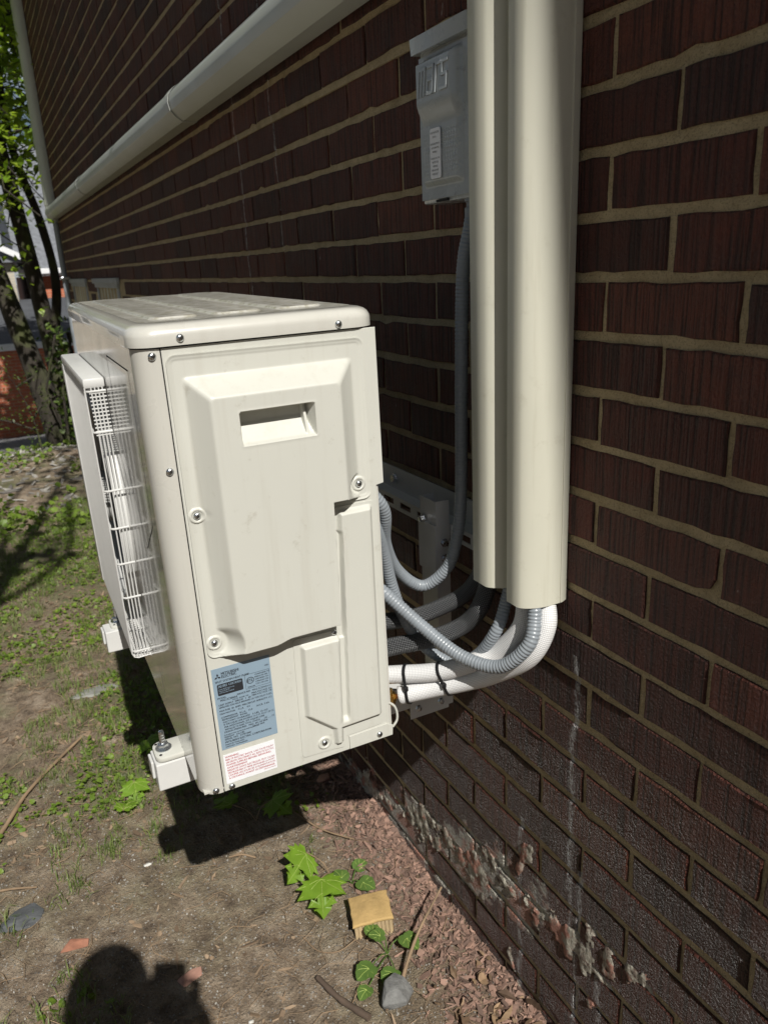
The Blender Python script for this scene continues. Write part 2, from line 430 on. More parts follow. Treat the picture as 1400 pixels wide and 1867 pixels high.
def prism(bm, poly, lo, hi, axis=2, bev=0, mi=0):
    """extrude a 2D polygon (in the two other axes, cyclic order) along axis"""
    def P(p, h):
        if axis == 2: return (p[0], p[1], h)
        if axis == 1: return (p[0], h, p[1])
        return (h, p[0], p[1])
    a = [bm.verts.new(P(p, lo)) for p in poly]; b = [bm.verts.new(P(p, hi)) for p in poly]
    fs = [bm.faces.new(a), bm.faces.new(b)]
    n = len(poly)
    for i in range(n): fs.append(bm.faces.new((a[i], a[(i+1) % n], b[(i+1) % n], b[i])))
    bmesh.ops.recalc_face_normals(bm, faces=fs)
    for f in fs: f.material_index = mi
    if bev:
        es = [e for e in list(fs[0].edges)+list(fs[1].edges)]
        bmesh.ops.bevel(bm, geom=es, offset=bev, segments=2, profile=.5, affect='EDGES', clamp_overlap=True)

def rrect(x0, y0, x1, y1, r, n=5):
    o = []
    for cx, cy, a0 in ((x1-r, y1-r, 0), (x0+r, y1-r, 90), (x0+r, y0+r, 180), (x1-r, y0+r, 270)):
        for k in range(n+1):
            a = R(a0+90*k/n); o.append((cx+r*math.cos(a), cy+r*math.sin(a)))
    return o

def text_bm(bm, lines, base, X, Y, Z, mi=0, thick=0, xmax=9):
    """lines: (string, x, y, size[, xscale]) in the plane base + x X + y Y ; flat letters lifted along Z"""
    for ln in lines:
        s, x, y, sz = ln[:4]; xs = ln[4] if len(ln) > 4 else 1
        cu_ = D.curves.new('t', 'FONT'); cu_.body = s; cu_.size = sz; cu_.resolution_u = 2
        if thick: cu_.extrude = thick
        ob = D.objects.new('t', cu_); col.objects.link(ob)
        bpy.context.view_layer.update()
        me = D.meshes.new_from_object(ob.evaluated_get(bpy.context.evaluated_depsgraph_get()))
        wd = max([q.co.x for q in me.vertices] or [0])
        if x+wd*xs > xmax: xs = (xmax-x)/wd
        vs = [bm.verts.new(Vector(base)+X*(x+q.co.x*xs)+Y*(y+q.co.y)+Z*q.co.z) for q in me.vertices]
        for p in me.polygons:
            try: bm.faces.new([vs[i] for i in p.vertices]).material_index = mi
            except ValueError: pass
        D.objects.remove(ob); D.curves.remove(cu_); D.meshes.remove(me)

def dup_tree(o, parent=None, **kw):
    c = o.copy(); col.objects.link(c)
    if parent is not None: c.parent = parent
    for ch in [x for x in D.objects if x.parent == o and x != c]: dup_tree(ch, c)
    return c

# ------------------------------------------------------------------ ground
def fbm(x, y, s, o=4):
    return mnoise.fractal(Vector((x*s, y*s, 3.1)), 1.0, 2.0, o)

def gh(x, y):
    h = .018*fbm(x, y, 1.3) + .010*fbm(x, y, 7) + .005*fbm(x, y, 26) + .003*fbm(x, y, 60, 2)
    if -4 < x < .5 and y > -.35: h += .035*max(0, (y+.35)/.35)**2 * (1 + .5*fbm(x, 0, 2))
    if x < -7.2: h -= .165*min(12.8, -7.2-x)
    if x < -20: pass
    return h

xs = sorted(set([round(v, 4) for v in list(np.arange(-3.2, .5, .016)) + list(np.arange(-9, -3.2, .06)) + list(np.arange(-30, -9, .6)) + [-600, -300, -150, -80, -45, .6, .8, 1.2, 2, 3, 5, 8, 14, 25, 60, 200, 600]]))
ys = sorted(set([round(v, 4) for v in list(np.arange(-1.3, .05, .016)) + list(np.arange(-3, -1.3, .1)) + [-600, -250, -100, -50, -30, -20, -14, -10, -8, -6, -5, -4, -3.5, .1, .2, .5, 1, 1.6, 2.4, 4, 7, 12, 25, 60, 250, 600]]))
verts = [(x, y, gh(x, y)) for x in xs for y in ys]; ny = len(ys)
faces = [(i*ny+j, (i+1)*ny+j, (i+1)*ny+j+1, i*ny+j+1) for i in range(len(xs)-1) for j in range(ny-1)]
me = D.meshes.new('ground'); me.from_pydata(verts, [], faces); me.materials.append(M['soil'])
for p in me.polygons: p.use_smooth = True
tag(link(D.objects.new('ground', me)), kind='structure')

# ------------------------------------------------------------------ the brick building
PITCH = .075824; Z0 = 1.7291; X_END = -7.42; X_FAR = 7.2
bld = thing('brick_building', 'dark maroon wire-cut brick building wall carrying the heat pump and the ivory pipe covers', 'building')
bm = bmesh.new()
def step_of(n):                      # courses above two ledges stand a little proud
    return .008 if -4 < n+1 <= -1 else (.016 if n+1 <= -4 else 0)
ncourse = range(-50, 26)
wins = [(-5.50, -4.62, .98, 1.430), (-6.86, -5.98, .98, 1.430)]
def hit_win(x0, x1, z0, z1): return any(x1 > a+.001 and x0 < b-.001 and z1 > c+.001 and z0 < d-.001 for a, b, c, d in wins)
rb = random.Random(3)
for n in ncourse:
    zt = Z0-n*PITCH; zb = zt-PITCH
    st = step_of(n)
    # joint thickness: thick beds near, a bit irregular
    x = -.798 + (0 if n % 2 == 0 else -.108)
    k0 = int((X_FAR-x)/.2145)
    x = x + k0*.2145
    while x > X_END:
        x1 = x - .0032 - rb.uniform(0, .002); x0 = x-.2145 + .0032 + rb.uniform(0, .002)
        if x0 < X_END: x0 = X_END
        a, b = zb+.0066+rb.uniform(-.0011, .0013), zt-.0066+rb.uniform(-.0013, .0011)
        x -= .2145
        if x1-x0 < .02 or hit_win(x0, x1, a, b): continue
        yf = -st + rb.uniform(-.0012, .0010); yb = -st+.011; c = .0022
        t1, t2 = rb.uniform(-.0008, .0008), rb.uniform(-.0008, .0008)
        out_ = [(x0, a), (x1, a), (x1, b), (x0, b)]
        if x1 > -2.6 and x0 < .6:
            out_ = []; jx, jz = rb.uniform(-.0015, .0015), rb.uniform(-.0012, .0012)
            for (u0, w0), (u1, w1), k_ in (((x0, a), (x1, a+jz), 7), ((x1, a+jz), (x1+jx, b), 3), ((x1+jx, b), (x0, b), 7), ((x0, b), (x0, a), 3)):
                for q in range(k_):
                    f_ = q/k_; out_.append((u0+(u1-u0)*f_+rb.gauss(0, .0006), w0+(w1-w0)*f_+rb.gauss(0, .0008)))
            if rb.random() < .16:
                q = rb.randrange(len(out_)); cx_, cz_ = (x0+x1)/2, (a+b)/2; u_, w_ = out_[q]
                out_[q] = (u_+(cx_-u_)*rb.uniform(.03, .07), w_+(cz_-w_)*rb.uniform(.1, .22))
        cx_, cz_ = (x0+x1)/2, (a+b)/2; n_ = len(out_)
        def inn(p): return (p[0]+math.copysign(c, cx_-p[0]) if abs(p[0]-cx_) > (x1-x0)/2-.006 else p[0], p[1]+math.copysign(c, cz_-p[1]) if abs(p[1]-cz_) > (b-a)/2-.006 else p[1])
        F = [bm.verts.new((inn(p)[0], yf+(t1 if p[0] < cx_ else t2), inn(p)[1])) for p in out_]
        Gv = [bm.verts.new((p[0], yf+c, p[1])) for p in out_]
        Bk = [bm.verts.new((p[0], yb, p[1])) for p in out_]
        bm.faces.new(F)
        for i in range(n_):
            j = (i+1) % n_
            bm.faces.new((F[j], F[i], Gv[i], Gv[j])); bm.faces.new((Gv[j], Gv[i], Bk[i], Bk[j]))
# mortar sheets behind the brick faces, with a wavy surface, and the solid behind
def sheet(z0, z1, y):
    zz = np.arange(z0, z1+1e-6, (z1-z0)/max(1, round((z1-z0)/.25)))
    xx = list(np.arange(X_END, X_FAR, .25))+[X_FAR]
    g = [[bm.verts.new((float(a), y, float(b))) for b in zz] for a in xx]
    for i in range(len(xx)-1):
        for j in range(len(zz)-1):
            cx, cz = (xx[i]+xx[i+1])/2, (zz[j]+zz[j+1])/2
            bm.faces.new((g[i][j], g[i+1][j], g[i+1][j+1], g[i][j+1])).material_index = 1
zs1 = Z0+PITCH; zs2 = Z0+4*PITCH
sheet(-.25, zs1-.008, .0038); sheet(zs1-.008, zs2-.008, -.0042); sheet(zs2-.008, 5.56, -.0122)
for z, ya, yb in ((zs1-.008, .0038, -.0042), (zs2-.008, -.0042, -.0122)):
    bm.faces.new([bm.verts.new(p) for p in ((X_END, ya, z), (X_FAR, ya, z), (X_FAR, yb, z), (X_END, yb, z))]).material_index = 1
box(bm, (X_END, .03, -.3), (X_FAR, 8, 5.5), mi=1)
wall = make('wall', bm, ['brick', 'mortar'], bld)
# end wall bricks of the corner are the same material, kept on the body box
for f in ():
    pass
bm = bmesh.new()
box(bm, (X_END-.4, -.383, 5.46), (X_FAR+.3, 8.4, 5.60), .01)

make('roof_overhang', bm, 'soffit', bld)
for a, b, c, d in wins:
    bm = bmesh.new()
    box(bm, (a, -.012, d-.045), (b, .03, d), .004); box(bm, (a+.02, -.004, c), (a+.075, .03, d-.045), .003)
    box(bm, (b-.075, -.004, c), (b-.02, .03, d-.045), .003); box(bm, (a-.05, -.02, d-.02), (b+.05, -.001, d+.012), .003)
    box(bm, (a, -.02, c-.03), (b, .02, c), .003)
    wf = make('window', bm, 'winframe', bld)
    bm = bmesh.new(); n = 48; pr_ = []
    for k in range(n+1):
        x = a+.075+(b-a-.15)*k/n; pr_.append((x, .012+.012*math.sin(k*2*math.pi/8+.4*math.sin(k))))
    v0 = [bm.verts.new((x, y, c)) for x, y in pr_]; v1 = [bm.verts.new((x, y, d-.045)) for x, y in pr_]
    for k in range(n): bm.faces.new((v0[k], v0[k+1], v1[k+1], v1[k]))
    make('pleated_blind', bm, 'pleat', wf, smooth=180)

# ------------------------------------------------------------------ pipe covers (ducts)
def duct_profile(w_, d):             # half-octagon cover: (across, out from the wall)
    a = w_/2
    def cnr(x, y, x2, y2, n=6):      # rounded shoulder from the side (x, y) to the front (x2, y2)
        o = []
        for k in range(n+1):
            t_ = k/n; o.append((x+(x2-x)*(.35*t_+.65*(1-math.cos(t_*math.pi/2))), y+(y2-y)*(.35*t_+.65*math.sin(t_*math.pi/2))))
        return o
    left = cnr(-a, -d*.52, -a*.50, -d); right = cnr(a, -d*.52, a*.36, -d)[::-1]
    return [(-a*.86, 0), (-a, -.012)] + left + right + [(a, -.012), (a*.86, 0)]

def sweep_profile(bm, prof, p0, p1, across, out, thick=True):
    """straight extrusion from p0 to p1; prof in (across, out) ; open at the ends with a dark inside"""
    p0, p1 = Vector(p0), Vector(p1)
    A0 = [bm.verts.new(p0+across*u-out*v) for u, v in prof]; B0 = [bm.verts.new(p1+across*u-out*v) for u, v in prof]
    s = .965
    cen = sum((v for u, v in prof))/len(prof)
    A1 = [bm.verts.new(p0+across*u*s-out*(cen+(v-cen)*s)) for u, v in prof]; B1 = [bm.verts.new(p1+across*u*s-out*(cen+(v-cen)*s)) for u, v in prof]
    n = len(prof); fs = []
    for i in range(n):
        j = (i+1) % n
        fs += [bm.faces.new((A0[i], A0[j], B0[j], B0[i])), bm.faces.new((A1[j], A1[i], B1[i], B1[j])),
               bm.faces.new((A0[j], A0[i], A1[i], A1[j])), bm.faces.new((B0[i], B0[j], B1[j], B1[i]))]
    bmesh.ops.recalc_face_normals(bm, faces=fs)
XV, YV, ZV = Vector((1, 0, 0)), Vector((0, 1, 0)), Vector((0, 0, 1))
def vduct(name, label, cx, w_, d, z0, z1, mat='duct', group=None):
    t = thing(name, label, 'pipe cover', (cx, -.002, z0), group)
    bm = bmesh.new(); sweep_profile(bm, duct_profile(w_, d), (0, 0, 0), (0, 0, z1-z0), XV, -YV)
    make('cover', bm, mat, t, smooth=40)
    bm = bmesh.new()                 # the seam where the cover clips on its base, and the base strip
    for s in (-1, 1): box(bm, (s*(w_/2-.0005), -.016, .002), (s*(w_/2+.0012), -.0145, z1-z0-.002))
    make('clip_seam', bm, 'duct', t)
    return t
vduct('vertical_pipe_cover', 'ivory vertical pipe cover nearest the camera, white sleeve and grey conduit leaving its lower end', -.881, .066, .080, .947, 5.45)
vduct('vertical_pipe_cover', 'ivory vertical pipe cover right beside the grey switch box, black sleeved pipes below it', -.960, .082, .086, .955, 1.90)
# horizontal cover along the wall
t = thing('horizontal_pipe_cover', 'long grey-ivory pipe cover running sideways along the wall under the brick ledge', 'pipe cover', (0, -.018, 1.947))
def hprof():
    return [(-.048, 0), (-.05, -.012), (-.05, -.045), (-.040, -.062), (-.022, -.078), (.0, -.083), (.022, -.078), (.040, -.062), (.05, -.045), (.05, -.012), (.048, 0)]
xj = [-.90, -2.62, -4.95, -7.02]
for x0, x1 in zip(xj, xj[1:]):
    bm = bmesh.new(); sweep_profile(bm, [(u, v) for u, v in hprof()], (x0-.004, 0, 0), (x1+.004, 0, 0), ZV, -YV)
    make('cover', bm, 'ductgrey', t, smooth=28)
for x in xj[1:-1]:
    bm = bmesh.new(); sweep_profile(bm, [(u*1.05, v*1.05) for u, v in hprof()], (x-.03, 0, 0), (x+.03, 0, 0), ZV, -YV)
    make('joint_collar', bm, 'ductgrey', t, smooth=28)
bm = bmesh.new(); box(bm, (-7.0, -.0525, -.0335), (-.93, -.0505, -.0320))
make('clip_seam', bm, 'duct', t)
# elbow block where the horizontal cover meets the near vertical cover
bm = bmesh.new(); box(bm, (-1.015, -.094, -.056), (-.902, 0, .06), .012)
make('elbow', bm, 'ductgrey', t, smooth=30)
# far corner: vertical cover above, thin conduit below
t = thing('corner_pipe_cover', 'narrow grey vertical pipe cover at the far corner of the brick wall', 'pipe cover', (-6.98, -.018, 1.90))
bm = bmesh.new(); sweep_profile(bm, duct_profile(.085, .075), (0, 0, -.03), (0, 0, 3.5), XV, -YV)
make('cover', bm, 'ductgrey', t, smooth=28)
for z in (.12, .55):
    bm = bmesh.new(); sweep_profile(bm, duct_profile(.092, .079), (0, 0, z-.02), (0, 0, z+.02), XV, -YV)
    make('joint_collar', bm, 'ductgrey', t, smooth=28)
t = thing('corner_conduit', 'thin grey conduit dropping to the ground under the far corner pipe cover', 'conduit', (-6.9, -.045, -.15))
bm = bmesh.new(); tube(bm, [(0, 0, 0), (0, 0, 1.0), (0, 0, 2.02)], .022, 14); make('pipe', bm, 'conduit', t, smooth=60)
for z in (.9, 1.6):
    bm = bmesh.new(); box(bm, (-.045, -.034, z-.012), (.045, .04, z+.012), .006); make('clamp', bm, 'zinc', t)

# ------------------------------------------------------------------ switch box
t = thing('disconnect_box', 'grey electrical switch box with embossed lettering and a white sticker, on the bricks', 'switch box', (-1.080, 0, 1.543))
W2 = .076; H_ = .234
bm = bmesh.new(); box(bm, (-W2, -.060, 0), (W2, -.002, H_-.012), .004); make('housing', bm, 'boxgrey', t, smooth=40)
bm = bmesh.new()
prism(bm, [(-.004, H_-.018), (-.074, H_-.022), (-.076, H_+.000), (-.006, H_+.006)], -W2-.004, W2+.004, axis=0, bev=.0025)
make('rain_cap', bm, 'boxgrey', t, smooth=40)
# door: pressed height field over (x, z)
def hfield(name, x0, x1, z0, z1, d, f, mat, parent, plane, mask=None, skirt=.004):
    """grid over (a,b); f(A,B)->height array; plane(a,b,h)->xyz; mask(A,B)->signed distance (<0 inside)"""
    na, nb = int((x1-x0)/d)+1, int((z1-z0)/d)+1
    A, B = np.meshgrid(np.linspace(x0, x1, na), np.linspace(z0, z1, nb), indexing='ij')
    ok = np.ones_like(A, bool)
    if mask is not None:
        s = mask(A, B); e = 1e-4
        gx = (mask(A+e, B)-mask(A-e, B))/(2*e); gz = (mask(A, B+e)-mask(A, B-e))/(2*e)
        near = (s > -d*.5) & (s < d*1.2)
        A = np.where(near, A-gx*s, A); B = np.where(near, B-gz*s, B)
        ok = s < d*1.0
    Hh = f(A, B)
    idx = -np.ones(A.shape, int); vs = []; fs = []
    def vid(i, j):
        if idx[i, j] < 0:
            idx[i, j] = len(vs); vs.append(plane(A[i, j], B[i, j], Hh[i, j]))
        return int(idx[i, j])
    edges = {}
    for i in range(na-1):
        for j in range(nb-1):
            if ok[i, j] and ok[i+1, j] and ok[i, j+1] and ok[i+1, j+1]:
                q = (vid(i, j), vid(i+1, j), vid(i+1, j+1), vid(i, j+1)); fs.append(q)
                for k in range(4):
                    e_ = (q[k], q[(k+1) % 4]); edges[e_] = 1
    bd = [e_ for e_ in edges if (e_[1], e_[0]) not in edges]
    pos = {}
    for i in range(na):
        for j in range(nb):
            if idx[i, j] >= 0: pos[int(idx[i, j])] = (A[i, j], B[i, j], Hh[i, j])
    low = {}
    for a, b in bd:
        for v in (a, b):
            if v not in low:
                low[v] = len(vs); p = pos[v]; vs.append(plane(p[0], p[1], p[2]-skirt))
        fs.append((b, a, low[a], low[b]))
    me = D.meshes.new(name); me.from_pydata([tuple(map(float, v)) for v in vs], [], fs); me.materials.append(M[mat])
    me.update()
    for p in me.polygons: p.use_smooth = True
    me.set_sharp_from_angle(angle=R(38))
    o = D.objects.new(name, me); link(o, parent); return o

def sm(x): x = np.clip(x, 0, 1); return x*x*(3-2*x)
def smin(a, b, k):
    h = np.clip(.5+.5*(b-a)/k, 0, 1); return b*(1-h)+a*h-k*h*(1-h)
def rbox(A, B, x0, z0, x1, z1, r):
    qx = np.abs(A-(x0+x1)/2)-(x1-x0)/2+r; qz = np.abs(B-(z0+z1)/2)-(z1-z0)/2+r
    return np.hypot(np.maximum(qx, 0), np.maximum(qz, 0))+np.minimum(np.maximum(qx, qz), 0)-r
def poly_sdf(A, B, P, r=0):
    P = np.array(P); d = np.full(A.shape, 1e9); s = np.ones(A.shape)
    n = len(P)
    for i in range(n):
        a, b = P[i], P[(i+1) % n]; e = b-a
        wx, wz = A-a[0], B-a[1]
        t_ = np.clip((wx*e[0]+wz*e[1])/(e@e), 0, 1)
        d = np.minimum(d, (wx-e[0]*t_)**2+(wz-e[1]*t_)**2)
        c1 = B >= a[1]; c2 = B < b[1]; c3 = e[0]*wz > e[1]*wx
        s = np.where((c1 & c2 & c3) | (~c1 & ~c2 & ~c3), -s, s)
    return s*np.sqrt(d)-r
def doorf(A, B):
    up = sm((B-.075)/.03)      # higher upper part
    inr = sm(-rbox(A, B, -.064, .022, .052, H_-.030, .008)/.012)
    top = sm((H_-.045-B)/.01+1)
    return .004+inr*(.007+.011*sm((B-.108)/.034))+.0008*inr*np.sin(A*900+np.sin(B*400)*2)*np.sin(B*500)*(B < .1)*(B > .035)
hfield('door', -W2+.002, W2-.002, .006, H_-.026, .0012, doorf, 'boxgrey', t, lambda a, b, h: (a, -.059-h, b))
# embossed squared lowercase letters
bm = bmesh.new()
nst = [0]
def stroke(pts, wd=.0038):
    for (x0, z0), (x1, z1) in zip(pts, pts[1:]):
        sh = .16
        a = (min(x0, x1)-wd/2, min(z0, z1)-wd/2); b = (max(x0, x1)+wd/2, max(z0, z1)+wd/2)
        a_z, b_z = a[1]-.15, b[1]-.15
        q = [(a[0]+sh*a_z, a[1]), (b[0]+sh*a_z, a[1]), (b[0]+sh*b_z, b[1]), (a[0]+sh*b_z, b[1])]
        nst[0] += 1; prism(bm, q, -.0828-.00004*nst[0], -.0800, axis=1)
ox, oz = -.046, .150
P_ = lambda L_: [(ox+u*.0066, oz+v*.0085) for u, v in L_]
for L_ in ([(0, 0), (0, 4), (2.6, 4), (2.6, 0)], [(1.3, 4), (1.3, 0)], [(4, 4), (6.2, 4), (6.2, 0), (4, 0), (4, 2), (6.2, 2)], [(7.4, 0), (7.4, 4), (9.2, 4)], [(12, 4), (10, 4), (10, 2.1), (12, 2.1), (12, 0), (9.6, 0)]): stroke(P_(L_))
make('embossed_lettering', bm, 'boxgrey', t)
bm = bmesh.new(); prism(bm, rrect(-.030, .034, -.000, .104, .004), -.0728, -.0715, axis=1)
sk = make('sticker', bm, 'label_white', t)
bm = bmesh.new()
tl = [('SURGE PROTECTOR', -.028, .0965, .0038, .72), ('STATUS', -.022, .0905, .0038, .8), ('GREEN INDICATOR ON:', -.0285, .081, .0036, .66), ('UNIT OPERATING', -.026, .0755, .0036, .78), ('PROPERLY', -.0225, .070, .0036, .8), ('NO INDICATOR ON:', -.0275, .061, .0036, .75), ('PROTECTION', -.024, .0555, .0036, .8), ('REMOVED', -.0215, .050, .0036, .8), ('REPLACE UNIT', -.025, .0445, .0036, .8), ('IMMEDIATELY', -.0245, .039, .0036, .8)]
text_bm(bm, tl, (0, -.0731, 0), XV, ZV, -YV, xmax=-.002); make('lettering', bm, 'ink', sk)
bm = bmesh.new(); lathe(bm, [(0, 0), (.013, 0), (.013, .003), (0, .003)], XV, (W2-.001, -.035, .07)); make('knockout', bm, 'dark_steel', t)
bm = bmesh.new(); box(bm, (-.030, -.0610, .001), (.004, -.0640, .0045)); make('latch_slot', bm, 'gap', t)

# crumbling pale render stuck over bricks and joints along the foot of the wall
mt, nt, bs = newmat('crumbling_render')
f1 = noise(nt, mapped(nt), 15, 5, .6); f2 = noise(nt, mapped(nt), 90, 5, .7)
c = ramp(nt, f2, [(.3, (.20, .17, .13)), (.5, (.42, .39, .32)), (.68, (.56, .53, .45))])
c = mix(nt, ramp(nt, noise(nt, mapped(nt), 32, 6, .75), [(.50, 0), (.62, .9)]), c, (.10, .055, .04))
c = mix(nt, ramp(nt, f1, [(.52, 0), (.57, 1)]), c, ramp(nt, f2, [(.3, (.26, .12, .09)), (.7, (.46, .24, .18))]))
L(nt, c, bs.inputs['Base Color']); bs.inputs['Roughness'].default_value = .95
bump(nt, bs, f2, 1, .006); M['render_patch'] = mt
def patch_h(A, B):
    out = np.empty(A.shape)
    for i in range(A.shape[0]):
        for j in range(A.shape[1]):
            x, z = float(A[i, j]), float(B[i, j])
            cz = .560+.303*x
            m_ = max(0, 1-abs(z-cz)/.15)
            cz2 = .36-.55*(x+.95)
            if x > -1.05: m_ = max(m_, .78*max(0, 1-abs(z-(.16+.25*(x+.9)))/.12))
            if x > -1.02: m_ = max(m_, .95*max(0, 1-abs(x+.955+.05*math.sin(z*9))/.05)*(z < .50)*min(1, (.52-z)/.1))
            n1 = mnoise.fractal(Vector((x*6.5, z*10, 1.7)), .8, 2.1, 6)
            n2 = mnoise.fractal(Vector((x*42, z*26, 4.2)), .7, 2.1, 4)
            edge = max(0, min(1, (x+1.95)/.3))*max(0, min(1, (-.58-x)/.10))
            v = (m_*.95-.72+n1*.60+n2*.16)*edge-.3*(1-edge)
            out[i, j] = -.006+min(1, max(0, v*5))*(.0072+.0026*n2)
    return out
hfield('render_patch', -1.95, -.56, -.03, .52, .0042, patch_h, 'render_patch', bld, lambda a, b, h: (a, -h, b))

# ------------------------------------------------------------------ flexible conduits and sleeved pipes
def hose(name, label, cat, pts, r, mat, ribs=0, pitch=.0058, amp=.00038, seg=16, group=None, step=None, fitting=None):
    t = thing(name, label, cat, pts[0], group); o = Vector(pts[0])
    P = catmull([Vector(p)-o for p in pts], (pitch/5) if ribs else .004)
    f = (lambda s, i: r+amp*(1 if (s/pitch) % 1 < .55 else -1)) if ribs else r
    bm = bmesh.new(); tube(bm, P, f, seg); make('tube', bm, mat, t, smooth=180 if not ribs else 75)
    return t, P
c1 = [(-1.036, -.040, 1.542), (-1.038, -.050, 1.50), (-1.043, -.06, 1.435), (-1.052, -.06, 1.267), (-1.058, -.06, 1.081), (-1.066, -.065, 1.0), (-1.084, -.075, .938), (-1.113, -.11, .901), (-1.111, -.16, .943), (-1.075, -.2, 1.014), (-1.043, -.215, 1.081), (-1.04, -.24, 1.12)]
t, P = hose('flexible_conduit', 'grey ribbed conduit hanging from the switch box and looping under into the heat pump', 'conduit', c1, .0104, 'conduit', 1)
bm = bmesh.new()
o = Vector(c1[0])
lathe(bm, [(0, -.034), (.0155, -.034), (.0165, -.030), (.0165, -.012), (.014, -.010), (.014, -.004), (.017, -.002), (.017, .002), (0, .002)], ZV, (0, 0, 0), 12)
make('gland', bm, 'conduit', t, smooth=30)
c3 = [(-.876, -.052, 1.02), (-.867, -.054, .965), (-.858, -.058, .927), (-.853, -.073, .887), (-.89, -.1, .841), (-.952, -.13, .838), (-1.02, -.16, .868), (-1.064, -.21, .929), (-1.087, -.24, .965), (-1.10, -.26, 1.0)]
hose('flexible_conduit', 'front grey ribbed conduit curving from the nearest pipe cover across the white sleeves', 'conduit', c3, .0108, 'conduit', 1, amp=.0005)
c2 = [(-.940, -.045, 1.02), (-.939, -.045, .962), (-.937, -.055, .921), (-.934, -.075, .88), (-.969, -.09, .821), (-1.016, -.11, .791), (-1.058, -.14, .811), (-1.073, -.17, .866), (-1.076, -.19, .932), (-1.061, -.21, 1.001), (-1.04, -.235, 1.063), (-1.05, -.25, 1.09)]
hose('flexible_conduit', 'grey ribbed conduit leaving between the pipe covers, looping behind the front conduit', 'conduit', c2, .0100, 'conduit', 1)
i1 = [(-1.0, -.045, 1.03), (-1.012, -.045, .965), (-1.039, -.06, .906), (-1.074, -.1, .87), (-1.09, -.15, .857), (-1.084, -.22, .869), (-1.10, -.30, .872)]
hose('sleeved_pipe', 'black mesh-sleeved refrigerant pipe, upper of the black pair under the far pipe cover', 'pipe', i1, .0150, 'blacksleeve', seg=20)
i2 = [(-.965, -.05, 1.03), (-.985, -.05, .958), (-.996, -.065, .895), (-1.026, -.08, .851), (-1.047, -.13, .831), (-1.079, -.21, .819), (-1.10, -.30, .812)]
hose('sleeved_pipe', 'black mesh-sleeved refrigerant pipe, lower and nearer of the black pair', 'pipe', i2, .0158, 'blacksleeve', seg=20)
wB = [(-.905, -.04, 1.01), (-.902, -.04, .941), (-.902, -.05, .89), (-.942, -.07, .833), (-.972, -.11, .808), (-1.014, -.15, .785), (-1.076, -.22, .77), (-1.11, -.30, .765)]
hose('sleeved_pipe', 'white ribbed-sleeve refrigerant pipe running above the other white one', 'pipe', wB, .0160, 'whitesleeve', seg=20)
wA = [(-.880, -.030, 1.01), (-.870, -.030, .955), (-.853, -.040, .910), (-.867, -.06, .857), (-.928, -.08, .804), (-.976, -.11, .773), (-1.016, -.15, .753), (-1.048, -.2, .738)]
t, P = hose('sleeved_pipe', 'white ribbed-sleeve refrigerant pipe, lowest one, its cut end showing a brass nut', 'pipe', wA, .0160, 'whitesleeve', seg=20)
e0 = P[-1]; dr = (P[-1]-P[-4]).normalized()
bm = bmesh.new(); tube(bm, [e0-dr*.01, e0+dr*.03], .0045, 10); make('copper_tube', bm, 'copper', t, smooth=60)
bm = bmesh.new(); lathe(bm, [(0, .006), (.006, .006), (.011, .010), (.0155, .011), (.0155, .034), (.0115, .036), (.0115, .06), (0, .06)], dr, e0, 6); make('flare_nut', bm, 'brass', t)
def ziptie(path1, path2, k, label):
    a, b = Vector(path1[0]), Vector(path2[0])
    A = catmull(path1, .004); B = catmull(path2, .004)
    i = min(range(len(A)), key=lambda q: abs(A[q].y-k)); j = min(range(len(B)), key=lambda q: abs(B[q].y-k))
    pa, pb = A[i], B[j]; tn = (A[i+1]-A[i-1]).normalized(); c = (pa+pb)/2
    u = (pa-pb); u = (u-tn*u.dot(tn)); h = u.length/2; u.normalize(); v = tn.cross(u); r = .0168
    pts = []
    for q in range(24):
        th = 2*math.pi*q/24; s = 1 if math.cos(th) > 0 else -1
        pts.append(u*(s*h+r*math.cos(th))+v*(r*math.sin(th)))
    t = thing('cable_tie', label, 'cable tie', c, 'black cable ties round the white sleeves')
    bm = bmesh.new(); n = len(pts)
    g = []
    for p in pts:
        d_ = p.normalized(); g.append([bm.verts.new(p+tn*.0026), bm.verts.new(p+d_*.0016+tn*.0026), bm.verts.new(p+d_*.0016-tn*.0026), bm.verts.new(p-tn*.0026)])
    for q in range(n):
        for w_ in range(4): bm.faces.new((g[q][w_], g[q][(w_+1) % 4], g[(q+1) % n][(w_+1) % 4], g[(q+1) % n][w_]))
    bmesh.ops.recalc_face_normals(bm, faces=bm.faces)
    make('strap', bm, 'black', t)
    hp = u*(-h*.2)+v*(r*.98)
    if (hp.x < -hp.x): hp = u*(-h*.2)-v*(r*.98)
    bm = bmesh.new(); box(bm, hp-Vector((.004, .004, .004)), hp+Vector((.004, .004, .004)), .001); make('head', bm, 'black', t)
ziptie(wB, wA, -.185, 'black cable tie round both white sleeves, the one beside the brass nut')
ziptie(wB, wA, -.135, 'black cable tie round both white sleeves, the one further from the brass nut')

# ------------------------------------------------------------------ steel wall bracket carrying the unit
t = thing('wall_bracket', 'white steel bracket bolted to the bricks, its arms sticking out under the heat pump', 'bracket', (0, 0, 0))
bm = bmesh.new()
x0, x1 = -1.86, -.985
box(bm, (x0, -.0065, .997), (x1, -.0035, 1.044)); box(bm, (x0, -.033, .995), (x1, -.0068, .9975))
